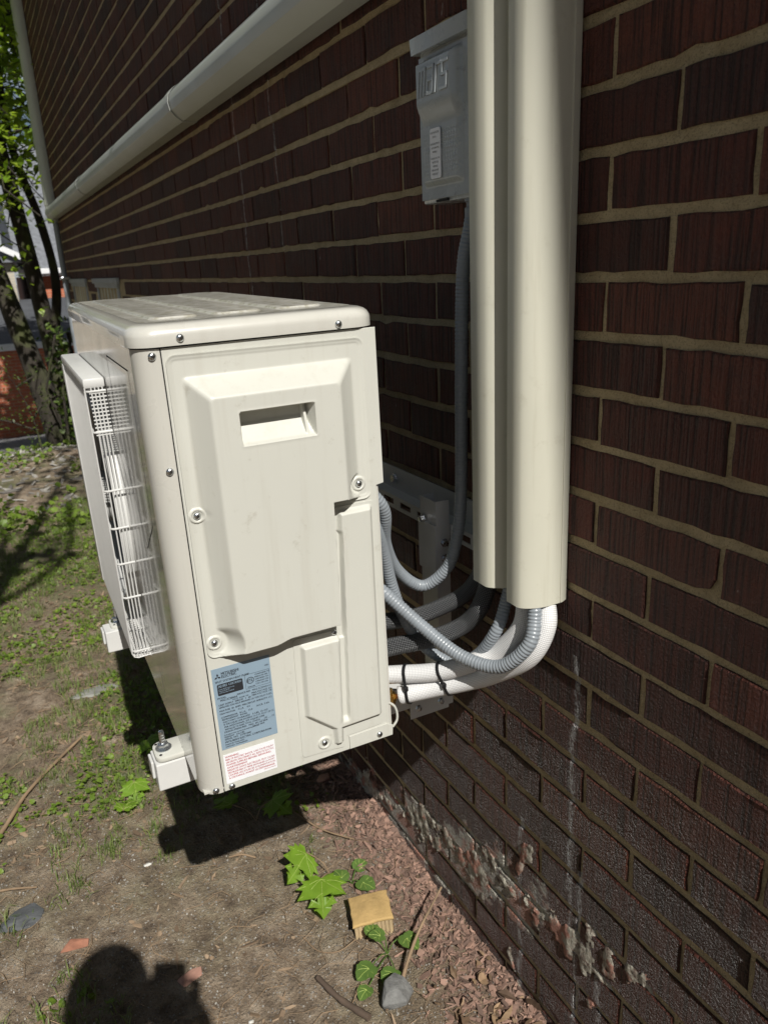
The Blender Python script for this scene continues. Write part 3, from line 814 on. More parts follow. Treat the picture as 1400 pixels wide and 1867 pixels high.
# front face with slots
box(bm, (x0, -.0358, .9905), (x1, -.0332, .9982)); box(bm, (x0, -.0358, .9700), (x1, -.0332, .9770))
xx = x0
while xx < x1:
    box(bm, (xx, -.0357, .9772), (min(xx+.026, x1), -.0333, .9903), .0); xx += .072
make('rail', bm, 'white_metal', t)
for x in (-1.02, -1.40, -1.80):
    bm = bmesh.new(); lathe(bm, [(0, 0), (.012, 0), (.012, .002), (.0085, .002), (.0085, .008), (0, .008)], -YV, (x, -.0068, 1.020), 6); make('bolt', bm, 'zinc', t)
for xc in (-1.162, -1.70):
    bm = bmesh.new()
    box(bm, (xc-.028, -.066, .625), (xc+.028, -.0635, 1.045)); box(bm, (xc+.0255, -.0634, .625), (xc+.028, -.038, 1.045)); box(bm, (xc-.028, -.0634, .625), (xc-.0255, -.038, 1.045))
    box(bm, (xc-.033, -.0685, .905), (xc+.0285, -.0662, 1.0)); box(bm, (xc-.033, -.0661, .905), (xc-.0285, -.04, .96))
    up = make('upright', bm, 'white_metal', t)
    for (x, z) in ((xc, 1.005),): 
        bm = bmesh.new(); lathe(bm, [(0, 0), (.009, 0), (.009, .002), (.0065, .002), (.0065, .008), (0, .009)], -YV, (x-.012, -.0688, z), 6); make('bolt', bm, 'zinc', up)
    for z in (.965, .935):
        bm = bmesh.new(); lathe(bm, [(0, 0), (.008, 0), (.008, .002), (.0058, .002), (.0058, .008), (0, .009)], XV, (xc+.028, -.050, z), 6); make('bolt', bm, 'zinc', up)
    zt = .6905 if xc > -1.3 else .7005
    bm = bmesh.new()
    box(bm, (xc-.025, -.608, zt-.050), (xc+.025, -.069, zt), .002)
    box(bm, (xc+.0287, -.135, zt-.070), (xc+.0312, -.050, zt-.006)); box(bm, (xc-.0312, -.135, zt-.070), (xc-.0287, -.050, zt-.006))
    arm = make('arm', bm, 'white_metal', t)
    for y in (-.068, -.118):
        bm = bmesh.new(); lathe(bm, [(0, 0), (.007, 0), (.005, .002), (.005, .006), (0, .007)], XV, (xc+.031, y, zt-.050), 6); make('bolt', bm, 'zinc', arm)
    bm = bmesh.new(); box(bm, (xc-.024, -.613, zt-.036), (xc+.006, -.6082, zt-.004), .002); make('end_lip', bm, 'white_metal', arm)

# ------------------------------------------------------------------ the heat pump (local: +x = side panel outward, -y = fan side, z up)
a_, b_, c_ = -0.0211, 0.0115, 0.0127
Mu = Matrix.Translation((-1.0074, -.5634, .6969)) @ Matrix.Rotation(a_, 4, 'Z') @ Matrix.Rotation(b_, 4, 'Y') @ Matrix.Rotation(c_, 4, 'X')
hp = thing('heat_pump', 'large beige outdoor heat pump mounted on the brick wall, with wire fan guard', 'heat pump', mat=Mu)
WD, HT = .84, .672
bm = bmesh.new()
def arc(cx, cy, r, a0, a1, n=10): return [(cx+r*math.cos(R(a0+(a1-a0)*k/n)), cy+r*math.sin(R(a0+(a1-a0)*k/n))) for k in range(n+1)]
def strip(bm, pts, z0, z1):
    v0 = [bm.verts.new((x, y, z0)) for x, y in pts]; v1 = [bm.verts.new((x, y, z1)) for x, y in pts]
    for i in range(len(pts)-1): bm.faces.new((v0[i], v0[i+1], v1[i+1], v1[i]))
rc = .030
strip(bm, [(-.003, .0325), (0, .0325)] + [(p[0], p[1]) for p in arc(-rc, rc, rc, 0, -90)], 0.0, HT)
cs = make('corner_post', bm, 'gloss', hp, smooth=60)
bm = bmesh.new()
strip(bm, [(-WD+rc, 0)] + arc(-WD+rc, rc, rc, -90, -180)[1:] + [(-WD, .325)], 0, HT)
make('far_side_panel', bm, 'gloss', hp, smooth=60)
bm = bmesh.new(); FC = (-.585, .332); FR = .200
ov = [bm.verts.new((x, 0, z)) for x, z in ((-rc, 0), (-WD+rc, 0), (-WD+rc, HT), (-rc, HT))]
oe = [bm.edges.new((ov[i], ov[(i+1) % 4])) for i in range(4)]
iv = [bm.verts.new((FC[0]+FR*math.cos(2*math.pi*k/72), 0, FC[1]+FR*math.sin(2*math.pi*k/72))) for k in range(72)]
ie = [bm.edges.new((iv[i], iv[(i+1) % 72])) for i in range(72)]
bmesh.ops.triangle_fill(bm, edges=oe+ie, use_beauty=True, normal=(0, -1, 0))
fr = make('front_panel', bm, 'frontpaint', hp)
# groove outline, its shade painted as flat dark strips on the front panel (handle area right of the fan)
bm = bmesh.new()
gp = [(-.285, .640), (-.070, .640), (-.070, .42), (-.165, .355), (-.285, .52)]
for i in range(5):
    a, b = Vector(gp[i]), Vector(gp[(i+1) % 5]); n_ = Vector((-(b-a).y, (b-a).x)).normalized()*.0009
    bm.faces.new([bm.verts.new((q.x, -.0004, q.y)) for q in (a-n_, b-n_, b+n_, a+n_)])
make('groove_shade_lines', bm, 'gap', fr)
bm = bmesh.new()
box(bm, (-WD+.003, .10, .004), (-.004, .324, HT-.002)); 
box(bm, (-WD+.004, .004, .003), (-.004, .0995, .006)); 
make('cabinet', bm, 'gloss', hp)
bm = bmesh.new(); box(bm, (-.33, .014, .008), (-.014, .098, HT-.004)); box(bm, (-WD+.004, .0955, .01), (-.331, .0985, HT-.004))
make('inner_partition', bm, 'black', hp)
bm = bmesh.new(); lathe(bm, [(FR-.002, .03), (FR-.004, .0), (FR-.002, -.012), (FR+.006, -.018), (FR+.012, -.014), (FR+.012, .0)], YV, (FC[0], 0, FC[1]), 72)
make('fan_shroud', bm, 'white_metal', hp, smooth=60)
bm = bmesh.new()
lathe(bm, [(0, -.012), (.045, -.010), (.055, 0), (.055, .05), (0, .05)], YV, (FC[0], .01, FC[1]), 32)
for k in range(3):
    a0 = k*2*math.pi/3
    rows = []
    for i in range(7):
        r = .05+.138*i/6; sw = .5*i/6; row = []
        for j in range(7):
            th = a0+sw+(j/6-.5)*1.35; y = .045-.045*(j/6) - .004
            row.append(bm.verts.new((FC[0]+r*math.cos(th), y, FC[1]+r*math.sin(th))))
        rows.append(row)
    for i in range(6):
        for j in range(6): bm.faces.new((rows[i][j], rows[i+1][j], rows[i+1][j+1], rows[i][j+1]))
make('fan', bm, 'black', hp, smooth=180)
# fan guard
gx0, gx1, gz0, gz1, gd = -.800, -.368, .070, .594, .034
bm = bmesh.new()
n = 46; wr = .0014
def bar(pts, r=wr, seg=6): tube(bm, pts, r, seg)
for k in range(n+1):
    x = gx0+(gx1-gx0)*k/n
    bar([(x, -.001, gz0+.002), (x, -gd+.010, gz0+.001), (x, -gd+.003, gz0+.004), (x, -gd, gz0+.012), (x, -gd, gz1-.012)])
for k in range(1, 5):
    for x in (gx1, gx0):
        y = -gd+.004+(gd-.004)*k/5
        bar([(x, y, gz0+.002), (x, y, gz1-.012)])
for z in (.085, .195, .262, .330, .40, .505, .575):
    bar([(gx1+.001, -.001, z), (gx1+.001, -gd+.008, z), (gx1-.003, -gd+.002, z), (gx1-.020, -gd+.0035, z), (gx0+.020, -gd+.0035, z), (gx0, -gd+.008, z), (gx0, -.001, z)], .0020)
for k in range(7): bar([(gx1-.001, -.001-gd*k/7, gz0+.001*k), (gx0+.001, -.001-gd*k/7, gz0+.001*k)], .0017)
for k in range(12):
    z = .500+.0065*k
    bar([(gx1, -.001, z), (gx1, -gd+.006, z)], .0013, 5)
g_ = make('fan_guard', bm, 'white_metal', hp, smooth=60)
bm = bmesh.new()
box(bm, (gx0-.002, -gd-.002, gz1-.014), (gx1+.002, -.0005, gz1+.003), .004)
make('guard_cap', bm, 'white_metal', g_, smooth=40)
bm = bmesh.new()
box(bm, (gx0-.002, -gd-.003, gz0+.01), (gx0+.03, -gd+.004, gz1-.015), .003)
make('guard_side_strip', bm, 'white_metal', g_, smooth=40)
bm = bmesh.new(); lathe(bm, [(0, -gd+.004), (.052, -gd+.004), (.055, -gd+.008), (.050, -.006), (.04, -.002)], YV, (FC[0], 0, FC[1]), 28)
make('motor_cover', bm, 'white_metal', g_, smooth=40)

# side panel plate
bm = bmesh.new()
prism(bm, [(.0342, 0), (.3185, 0), (.320, .441), (.332, .443), (.332, HT), (.0342, HT)], -.0016, 0, axis=0, bev=.0006)
box(bm, (-.012, .3290, .4435), (-.0017, .3318, HT-.001))
make('side_panel', bm, 'paint', hp)
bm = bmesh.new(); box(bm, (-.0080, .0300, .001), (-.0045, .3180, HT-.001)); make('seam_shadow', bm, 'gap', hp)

SC = [(.0375, .2305), (.2365, .2245), (.2385, .300), (.2440, .405), (.2500, .4245), (.3100, .4245), (.3105, .6600), (.0375, .6625)]
def shrink(P, r):                    # for rounded corners: inset polygon then grow by r
    c = np.mean(np.array(P), 0); out = []
    n = len(P); P = [np.array(p) for p in P]
    for i in range(n):
        a, b, c2 = P[i-1], P[i], P[(i+1) % n]
        e1 = (b-a)/np.linalg.norm(b-a); e2 = (c2-b)/np.linalg.norm(c2-b)
        n1 = np.array([-e1[1], e1[0]]); n2 = np.array([-e2[1], e2[0]])
        k = (n1+n2)/(1+n1@n2); out.append(tuple(b+k*r))
    return out
SCi = shrink(SC, .012)
def sc_mask(A, B): return poly_sdf(A, B, SCi, .012)
def bosses(A, B, L_, r=.0115):
    h = 0
    for (y, z) in L_:
        d = np.hypot(A-y, B-z); h = h+.0022*(sm((r-d)/.0015)-.8*sm((r*.66-d)/.0012))
    return h
BS = [(.050, .447), (.2905, .449), (.0495, .2535)]
def sc_h(A, B):
    s = -sc_mask(A, B)
    h = .0016 + .0012*sm(1-s/.0035) - .0010*sm((s-.004)/.004)
    ramp_ = lambda d, wd: d/wd
    lw = .030
    L1 = (A-.0535)/lw; T1 = (.6345-B)/.030; R1 = (.2935-A)/.035
    Bt = (B-.2285-.010*sm((A-.13)/.03)*.6)/.010
    inner = np.maximum((.2425-A-(.4-B)*.02)/.005, (B-.4275-0*A)/.010)
    q = smin(L1, T1, .22); q = smin(q, R1, .22); q = smin(q, Bt, .10)
    # lower left bulge corner pulled round the boss
    cn = (np.hypot(A-.0495, B-.2535)-.0175)/.022
    q = smin(q, cn, .2)
    cn = (np.hypot(A-.2905, B-.449)-.013)/.012
    q = smin(q, cn, .2)
    cn = (np.hypot(A-.050, B-.447)-.008)/.02
    q = smin(q, cn+.12, .2)
    q = np.minimum(q, inner)
    u = np.clip(q, 0, 1.0)
    e = .16                              # soften foot and shoulder of the slopes
    u = np.where(u < e, u*u/(2*e), np.where(u > 1-e, 1-e-(1-u)*(1-u)/(2*e)+e*0, u-e/2))
    u = u/(1-e)
    h = h + .030*np.clip(u, 0, 1)
    # handle pocket
    px = -rbox(A, B, .1165, .5385, .2225, .5845, .0025)
    pocket = sm(px/.0022)
    floor = .0045 + .022*np.clip((.566-B)/.027, 0, 1)
    floor = np.where((A > .208) & (A < .2125), np.maximum(floor, .0075+.018*(1-np.clip((B-.54)/.06, 0, 1))), floor)
    floor = np.where(A > .2125, np.maximum(floor, .006+.026*np.clip((A-.2135)/.009, 0, 1)), floor)
    h = h*(1-pocket)+np.minimum(h, floor)*pocket
    rim = np.exp(-(px/.0022)**2)*.0004
    h = h + rim + bosses(A, B, BS)
    return h
PL = lambda a, b, h: (h, a, b)
sc = hfield('service_cover', .034, .3135, .221, .666, .00115, sc_h, 'paint', hp, PL, sc_mask, .0022)
VC = [(.1625, .014), (.2130, .0115), (.2370, .0085), (.2395, .0280), (.3050, .0300), (.3120, .0420), (.3140, .4190), (.2500, .4195), (.2435, .4060), (.2410, .3000), (.2390, .2215), (.1655, .2240)]
VCi = shrink(VC, .006)
def vc_mask(A, B): return poly_sdf(A, B, VCi, .006)
PLT = shrink([(.1740, .0880), (.2180, .0500), (.2190, .0200), (.2325, .0200), (.2340, .0480), (.3030, .0500), (.3075, .4130), (.2530, .4130), (.2470, .2800), (.2440, .2120), (.1765, .2120)], .004)
def vc_h(A, B):
    s = -poly_sdf(A, B, PLT, .004)
    h = .0015 + .0085*sm((s+.002)/.0075)
    # vertical rib groove
    yl = .2385+(B-.06)*.037; dd = np.abs(A-yl)
    gz = sm((B-.058)/.012)*sm((.385-B)/.01)
    h = h - .0065*gz*sm((.0075-dd)/.0045)
    h = h + .0015*gz*np.exp(-((A-yl+.0095)/.0016)**2)
    # plateau lowered at the left of the rib, lower part
    h = h - .003*sm((.236-A)/.006)*sm((B-.09)/.02)*sm((.215-B)/.02)*0
    return h + bosses(A, B, [(.2010, .0290)])
vc = hfield('valve_cover', .160, .3155, .006, .4225, .00115, vc_h, 'paint', hp, PL, vc_mask, .0016)
bm = bmesh.new(); prism(bm, [(.268+.0, .0015), (.322, .0015), (.3235, .020), (.312, .0265), (.244, .0255), (.244, .0015)], .0004, .0026, axis=0, bev=.0006)
make('corner_bracket', bm, 'paint', hp)
bm = bmesh.new(); tube(bm, catmull([(-.004, .322, .060), (-.004, .331, .050), (-.004, .335, .036), (-.004, .334, .022), (-.004, .326, .012)], .003), .0022, 8); make('rear_loop', bm, 'paint', hp, smooth=60)
# lid
LP = rrect(-WD-.004, -.0045, .0045, .336, .036, 8)
def off_loop(P, d):
    c = ((-WD)/2, .166); out = []
    hx, hy = WD/2+.0045, .170
    return [(c[0]+(x-c[0])*(1-d/hx), c[1]+(y-c[1])*(1-d/hy)) for x, y in P]
bm = bmesh.new(); rings = []
for d, z in ((.004, .6738), (0, .6742), (0, .6755), (0, .686), (.0008, .690), (.003, .6945), (.0065, .698), (.012, .7003), (.020, .7012)):
    rings.append([bm.verts.new((x, y, z)) for x, y in off_loop(LP, d)])
for r0, r1 in zip(rings, rings[1:]):
    for k in range(len(LP)): bm.faces.new((r0[k], r0[(k+1) % len(LP)], r1[(k+1) % len(LP)], r1[k]))
bm.faces.new(rings[-1]); bm.faces.new(rings[0][::-1])
lid = make('lid', bm, 'gloss', hp, smooth=50)
bm = bmesh.new()
for y0, y1 in ((.040, .108), (.128, .200), (.220, .292)):
    p = rrect(-.78, y0, -.085, y1, .016, 5)
    v0 = [bm.verts.new((x, y, .7013)) for x, y in p]
    cx, cy = -.4325, (y0+y1)/2
    v1 = [bm.verts.new((cx+(x-cx)*.993, cy+(y-cy)*.93, .7038)) for x, y in p]
    for k in range(len(p)): bm.faces.new((v0[k], v0[(k+1) % len(p)], v1[(k+1) % len(p)], v1[k]))
    bm.faces.new(v1)
make('raised_ribs', bm, 'topdust', lid, smooth=40)
bm = bmesh.new(); p = rrect(-.815, .018, -.030, .318, .03, 6); bm.faces.new([bm.verts.new((x, y, .70155)) for x, y in p])
make('dusty_top', bm, 'topdust', lid)

def screw(parent, pos, axis=XV, r=.0052):
    bm = bmesh.new()
    lathe(bm, [(0, 0), (r, 0), (r*1.02, r*.18), (r*.8, r*.5), (r*.4, r*.68), (0, r*.72)], axis, pos, 16)
    for f in bm.faces: f.smooth = True
    a, b = frame_of(axis); ax = Vector(axis)
    th = random.uniform(0, 1.5); a2, b2 = a*math.cos(th)+b*math.sin(th), -a*math.sin(th)+b*math.cos(th)
    for u, v in ((a2, b2), (b2, a2)):
        q = [Vector(pos)+ax*(r*.74)+u*(s*r*.5)+v*(t_*r*.1) for s, t_ in ((-1, -1), (1, -1), (1, 1), (-1, 1))]
        bm.faces.new([bm.verts.new(x) for x in q]).material_index = 1
    me = D.meshes.new('screw'); bm.to_mesh(me); bm.free()
    me.materials.append(M['zinc']); me.materials.append(M['gap'])
    return link(D.objects.new('screw', me), parent)
for y, z in ((.059, .683), (.275, .681)): screw(hp, (.0045, y, z))
for y, z in ((.0225, .663), (.0235, .513), (.0215, .0065)): screw(hp, (-.0006, y, z))
for y, z in ((.046, .0055),): screw(hp, (0, y, z))
for y, z in BS: screw(hp, (.0020, y, z))
screw(hp, (.0030, .2325, .2195), r=.0045); screw(hp, (.0018, .2010, .0290)); screw(hp, (.0026, .298, .0110))
# labels
bm = bmesh.new(); box(bm, (.0002, .0388, .0735), (.0006, .1268, .2112))
rl = make('rating_label', bm, 'label_blue', hp); rl['label'] = 'blue-grey rating label with black print'
bm = bmesh.new()
B0 = Vector((.0009, .0388, .0735)); X, Y, Z = YV, ZV, XV
T = [('MITSUBISHI', .0135, .1255, .0066, .80), ('ELECTRIC', .0135, .1205, .0066, .80), ('SPLIT SYSTEM HEAT PUMP', .0035, .1140, .0048, .92),
     ('<34>', .079, .1205, .0045), ('Intertek', .0505, .0925, .0035), ('CONFORMS TO', .063, .1105, .0032), ('ANSI/UL STD 1995', .062, .1065, .0032, .8), ('CERTIFIED TO', .063, .1025, .0032), ('CAN/CSA STD', .063, .0985, .0032), ('C22.2 NO.236', .063, .0945, .0032),
     ('MODEL', .0035, .0870, .0040), ('MXZ-2C20NA4', .0075, .0825, .0048, .8), ('SERVICE REF.  MXZ-2C20NA4-U1', .033, .0855, .0042, .9),
     ('MAX.VOLTAGE 253', .055, .0808, .0040), ('MIN.VOLTAGE 198', .055, .0768, .0040), ('VOLTS  PHASE  HZ', .025, .0795, .0030), ('UNIT SUPPLY  208/230   1   60', .004, .0755, .0040, .95),
     ('APPROVED FOR HACR BREAKERS OR TIME DELAY FUSES.', .004, .0712, .0040, .86), ('MAX.FUSE  20  AMPS  MIN.CIRCUIT AMPACITY 17.2', .004, .0655, .0040, .90),
     ('FAN MOTOR    F.L.A.    0.5', .004, .0605, .0040), ('COMPRESSOR   R.L.A.   12.0', .005, .0540, .0040), ('SCCR  5 kA', .060, .0570, .0040), ('REFRIGERANT  R410A', .006, .0500, .0040), ('FACTORY CHARGED   5 LBS. 15 OZ', .007, .0455, .0040, 1.1),
     ('IF THE LIQUID LINE EXCEEDS 131.3 FT. PLUS 1.08 OZ', .0075, .0412, .0040, .88), ('PER ADDITIONAL 5FT LIQUID LINE', .008, .0368, .0040), ('INSTALLER TO MARK TOTAL CHARGE ___ LBS. ___ OZ', .0085, .0325, .0040, .86), ('DESIGN PRESSURES   PSIG  601 HI SIDE', .007, .0282, .0040),
     ('320 LO SIDE', .050, .0245, .0036), ('SUITABLE FOR OUTDOOR INSTALLATION', .006, .0235, .0030, .95), ('WEIGHT  126 LBS.', .006, .0195, .0040), ('SERIAL NO.  21P01068', .006, .0155, .0042),
     ('MITSUBISHI ELECTRIC CORPORATION', .006, .0105, .0046, .92), ('MADE IN THAILAND', .006, .0065, .0032), ('DWG.NO. VG79A00G02', .006, .0028, .0032)]
def bold(L_): return L_ + [(l[0], l[1]+l[3]*.05, *l[2:]) for l in L_]
text_bm(bm, bold(T), B0, X, Y, Z, xmax=.0860)
ec = B0+X*.0082+Y*.1240
for ang in (90, 210, 330):
    u = X*math.cos(R(ang))+Y*math.sin(R(ang)); v = -X*math.sin(R(ang))+Y*math.cos(R(ang)); l = .0055
    bm.faces.new([bm.verts.new(p) for p in (ec, ec+u*l*.5-v*l*.29, ec+u*l, ec+u*l*.5+v*l*.29)])
def frame_rect(x0, y0, x1, y1, wd, off=0):
    for a in ((x0, y0, x1, y0+wd), (x0, y1-wd, x1, y1), (x0, y0+wd, x0+wd, y1-wd), (x1-wd, y0+wd, x1, y1-wd)):
        bm.faces.new([bm.verts.new(B0+X*p[0]+Y*p[1]) for p in ((a[0], a[1]), (a[2], a[1]), (a[2], a[3]), (a[0], a[3]))])
frame_rect(.0475, .0908, .0855, .1150, .0004)
bm.faces.new([bm.verts.new(B0+X*p[0]+Y*p[1]) for p in rrect(.0055, .0925, .0440, .1115, .002, 3)])
for r0, r1 in ((.0056, .0051), (.0047, .0043)):
    cc = B0+X*.0555+Y*.1040; n_ = 24
    for k in range(n_):
        a0, a1 = 2*math.pi*k/n_, 2*math.pi*(k+1)/n_
        bm.faces.new([bm.verts.new(cc+X*(math.cos(a)*r*1.1)+Y*(math.sin(a)*r)) for a, r in ((a0, r0), (a1, r0), (a1, r1), (a0, r1))])
text_bm(bm, bold([('ETL', .0508, .1018, .0068, .8)]), B0, X, Y, Z)
make('lettering', bm, 'ink', rl)
bm = bmesh.new(); B0 = B0+Z*.0003
text_bm(bm, bold([('AHRI', .0068, .1058, .0062, .95), ('CERTIFIED', .0225, .1062, .0050, .85), ('www.ahridirectory.org', .0072, .1020, .0028, .9), ('Unitary Small HP', .0072, .0992, .0026, .9), ('AHRI Standard 210/240', .0072, .0962, .0026, .9)]), B0, X, Y, Z, xmax=.0430)
make('reversed_lettering', bm, 'label_blue', rl)
bm = bmesh.new(); box(bm, (.0002, .0388, .0122), (.0006, .1200, .0640))
wl = make('warning_label', bm, 'label_white', hp); wl['label'] = 'white warning label with red print'
bm = bmesh.new(); B0 = Vector((.0009, .0388, .0122))
T = [('WARNING', .0025, .0460, .0046, .95), ('RISK OF ELECTRIC SHOCK. CAN CAUSE INJURY', .0028, .0412, .0046, .91), ('OR DEATH. DISCONNECT ALL REMOTE ELECTRIC', .0030, .0364, .0046, .90), ('POWER SUPPLIES BEFORE SERVICING.', .0032, .0316, .0046, .92), ('AVERTISSEMENT', .0034, .0268, .0046, .95),
     ('RISQUE DE CHOCS ELECTRIQUES. PEUT CAUSER', .0036, .0220, .0046, .90), ('DES BLESSURES ET MEME ENTRAINER LA MORT.', .0038, .0172, .0046, .90), ("COUPER LES SOURCES D'ALIMENTATION", .0040, .0124, .0046, .94), ('A DISTANCE AVANT LE DEPANNAGE.', .0042, .0076, .0046, .95), ('DWG.NO.VG79A00G01', .060, .0040, .0024, .9)]
text_bm(bm, bold(T), B0, X, Y, Z, xmax=.0790); make('lettering', bm, 'redink', wl)
# base feet with studs and nuts, resting on the bracket arms
for xl in (-.155, -.70):
    for yl in (-.028, .30):
        bm = bmesh.new()
        prism(bm, rrect(xl-.026, yl-.017, xl+.026, yl+.055 if yl < 0 else yl+.03, .014, 4), -.0058, .0035, axis=2, bev=.002)
        ft = make('foot', bm, 'paint', hp, smooth=40)
        if yl < 0:
            bm = bmesh.new(); o_ = (xl-.002, yl, .0036)
            lathe(bm, [(0, 0), (.0135, 0), (.0135, .0018), (0, .0018)], ZV, o_, 20)
            lathe(bm, [(0, .0018), (.0092, .0018), (.0092, .0095), (.0075, .0105), (0, .0105)], ZV, o_, 6)
            lathe(bm, [(0, .0105), (.0046, .0105), (.0048, .013), (.0044, .0155), (.0048, .018), (.0044, .0205), (.0048, .023), (.0044, .0255), (.0048, .028), (.0040, .033), (0, .0345)], ZV, o_, 12)
            make('stud_and_nut', bm, 'zinc', ft)
            for dx, dy in ((.016, -.008), (-.018, -.010), (.012, .030)):
                bm = bmesh.new(); lathe(bm, [(0, 0), (.0026, 0), (.0026, .0004), (0, .0004)], ZV, (xl+dx, yl+dy, .0036), 10); make('slot', bm, 'gap', ft)

# ------------------------------------------------------------------ things on the ground
def G(x, y, dz=0): return Vector((x, y, gh(x, y)+dz))
def rock(name, label, cat, x, y, s, mat, seed, flat=1, rough=.3, rz=0, sink=.3, npts=26):
    rr = random.Random(seed); t = thing(name, label, cat) if False else None
    bm = bmesh.new()
    for k in range(npts):
        v = Vector((rr.gauss(0, 1), rr.gauss(0, 1), rr.gauss(0, 1))).normalized()
        v = Vector((v.x*s[0], v.y*s[1], v.z*s[2]))*(1-rough*rr.random()); bm.verts.new(v)
    r = bmesh.ops.convex_hull(bm, input=bm.verts)
    junk = [g for g in r['geom_interior'] if isinstance(g, bmesh.types.BMVert)]
    bmesh.ops.delete(bm, geom=junk, context='VERTS')
    bmesh.ops.bevel(bm, geom=list(bm.edges), offset=min(s)*.12, segments=1, affect='EDGES', clamp_overlap=True)
    o = make(name, bm, mat, loc=G(x, y, s[2]*(1-sink*2)*.6)); o.rotation_euler = (0, 0, rz)
    return tag(o, label, cat)
rock('stone', 'rough grey stone by the leaning twig at the lower edge', 'stone', -1.092, -.222, (.042, .046, .034), 'stone', 4, sink=.1)
rock('slate_piece', 'dark flat slate piece lying at the far left on the soil', 'stone', -1.715, -.900, (.055, .075, .012), 'slate', 9, sink=.2, npts=16)
rock('flat_stone', 'flat grey stone in the greenery beyond the bracket foot', 'stone', -2.74, -.60, (.05, .115, .012), 'flagstone', 12, sink=.1, npts=14)
rock('brick_shard', 'red triangular brick fragment beside the shadow of the head', 'brick fragment', -1.565, -.803, (.028, .046, .014), 'redbrick_bit', 21, sink=.1, npts=9)
rock('brick_shard', 'flat pale red brick fragment just right of the shadow of the head', 'brick fragment', -1.350, -.590, (.040, .048, .008), 'pinkbit', 22, sink=.25, npts=10)
rock('brick_shard', 'pink brick fragment lying in the shade under the heat pump by the wall', 'brick fragment', -1.80, -.075, (.02, .035, .014), 'pinkbit', 25, sink=.1, npts=12)
rock('pebble', 'small white pebble near the bottom edge under the shadow', 'stone', -1.19, -.50, (.006, .007, .004), 'pale_stone', 31)
rock('pebble', 'white chip lying in the grass near the unit shadow corner', 'stone', -1.745, -.600, (.007, .012, .004), 'pale_stone', 32)
rock('pebble', 'small white chip on the bare soil between leaf and shadow', 'stone', -1.63, -.40, (.003, .009, .002), 'pale_stone', 33)
# tan block with grooved side
t = thing('clay_block', 'small tan clay block with a grooved side standing beside the maple seedling', 'block', G(-1.290, -.176, -.002)); t.rotation_euler = (R(2), R(-3), R(-14))
bm = bmesh.new(); rr = random.Random(5)
pts = []
for a, b, n_ in (((-.044, -.046), (.044, -.048), 5), ((.044, -.048), (.046, .046), 5), ((.046, .046), (-.042, .048), 5), ((-.042, .048), (-.044, -.046), 5)):
    for k in range(n_): pts.append((a[0]+(b[0]-a[0])*k/n_+rr.uniform(-.0022, .0022), a[1]+(b[1]-a[1])*k/n_+rr.uniform(-.0022, .0022)))
prism(bm, pts, .032, .041, axis=2, bev=.0030); make('top', bm, 'tan_top', t, smooth=50)
bm = bmesh.new(); per = []
def gro(a, b, n_):
    for k in range(n_):
        for f_, d_ in ((0, 0), (.55, 0), (.6, .0035), (.95, .0035)):
            s_ = (k+f_)/n_; p = Vector((a[0]+(b[0]-a[0])*s_, a[1]+(b[1]-a[1])*s_)); nrm = Vector((b[1]-a[1], -(b[0]-a[0]))).normalized(); per.append(tuple(p-nrm*d_))
gro((-.041, -.043), (.041, -.045), 10); gro((.041, -.045), (.043, .043), 10); gro((.043, .043), (-.039, .045), 10); gro((-.039, .045), (-.041, -.043), 10)
prism(bm, per, -.01, .0319, axis=2); make('grooved_body', bm, 'tan_side', t)

def leaf_outline(kind):
    if kind == 'maple':
        half = [(0, .0), (.14, -.10), (.32, -.08), (.30, .02), (.50, .06), (.44, .14), (.64, .26), (.46, .28), (.50, .38), (.60, .56), (.42, .50), (.36, .50), (.24, .44), (.28, .58), (.36, .70), (.24, .70), (.20, .80), (.11, .80), (0, 1.0)]
    elif kind == 'round':
        half = [(0, 0), (.16, -.06), (.34, .04), (.44, .22), (.42, .34), (.45, .42), (.34, .55), (.28, .66), (.14, .78), (0, .86)]
    else:
        half = [(0, 0), (.14, .16), (.22, .42), (.16, .70), (0, 1.0)]
    return half
def leaf(bm, org, size, yaw, tilt, roll, kind='maple', fold=.25, rr=random):
    half = leaf_outline(kind)
    Mx = Matrix.Translation(org) @ Matrix.Rotation(yaw, 4, 'Z') @ Matrix.Rotation(tilt, 4, 'X') @ Matrix.Rotation(roll, 4, 'Y')
    ymax = half[-1][1]
    mid = [(0, half[0][1]+(ymax-half[0][1])*k/4) for k in range(5)]
    def P3(u, v): return Mx @ Vector((u*size, v*size, size*(abs(u)*fold*.45 - .16*v*v + .022*math.sin(u*14)+.015*math.sin(v*15))))
    vm = [bm.verts.new(P3(u, v)) for u, v in mid]
    for s in (1, -1):
        vo = [vm[0]]+[bm.verts.new(P3(u*s, v)) for u, v in half[1:-1]]+[vm[-1]]
        n = len(vo)
        # fan between outline and midrib
        j = 0
        for i in range(n-1):
            tgt = min(4, int(round((i+1)/(n-1)*4)))
            q = [vm[j], vo[i], vo[i+1]]
            q = [x for k, x in enumerate(q) if x not in q[:k]]
            if len(q) == 3:
                try: bm.faces.new(q if s > 0 else q[::-1])
                except ValueError: pass
            while j < tgt:
                q = [vm[j], vo[i+1], vm[j+1]]; q = [x for k, x in enumerate(q) if x not in q[:k]]
                if len(q) == 3:
                    try: bm.faces.new(q if s > 0 else q[::-1])
                    except ValueError: pass
                j += 1
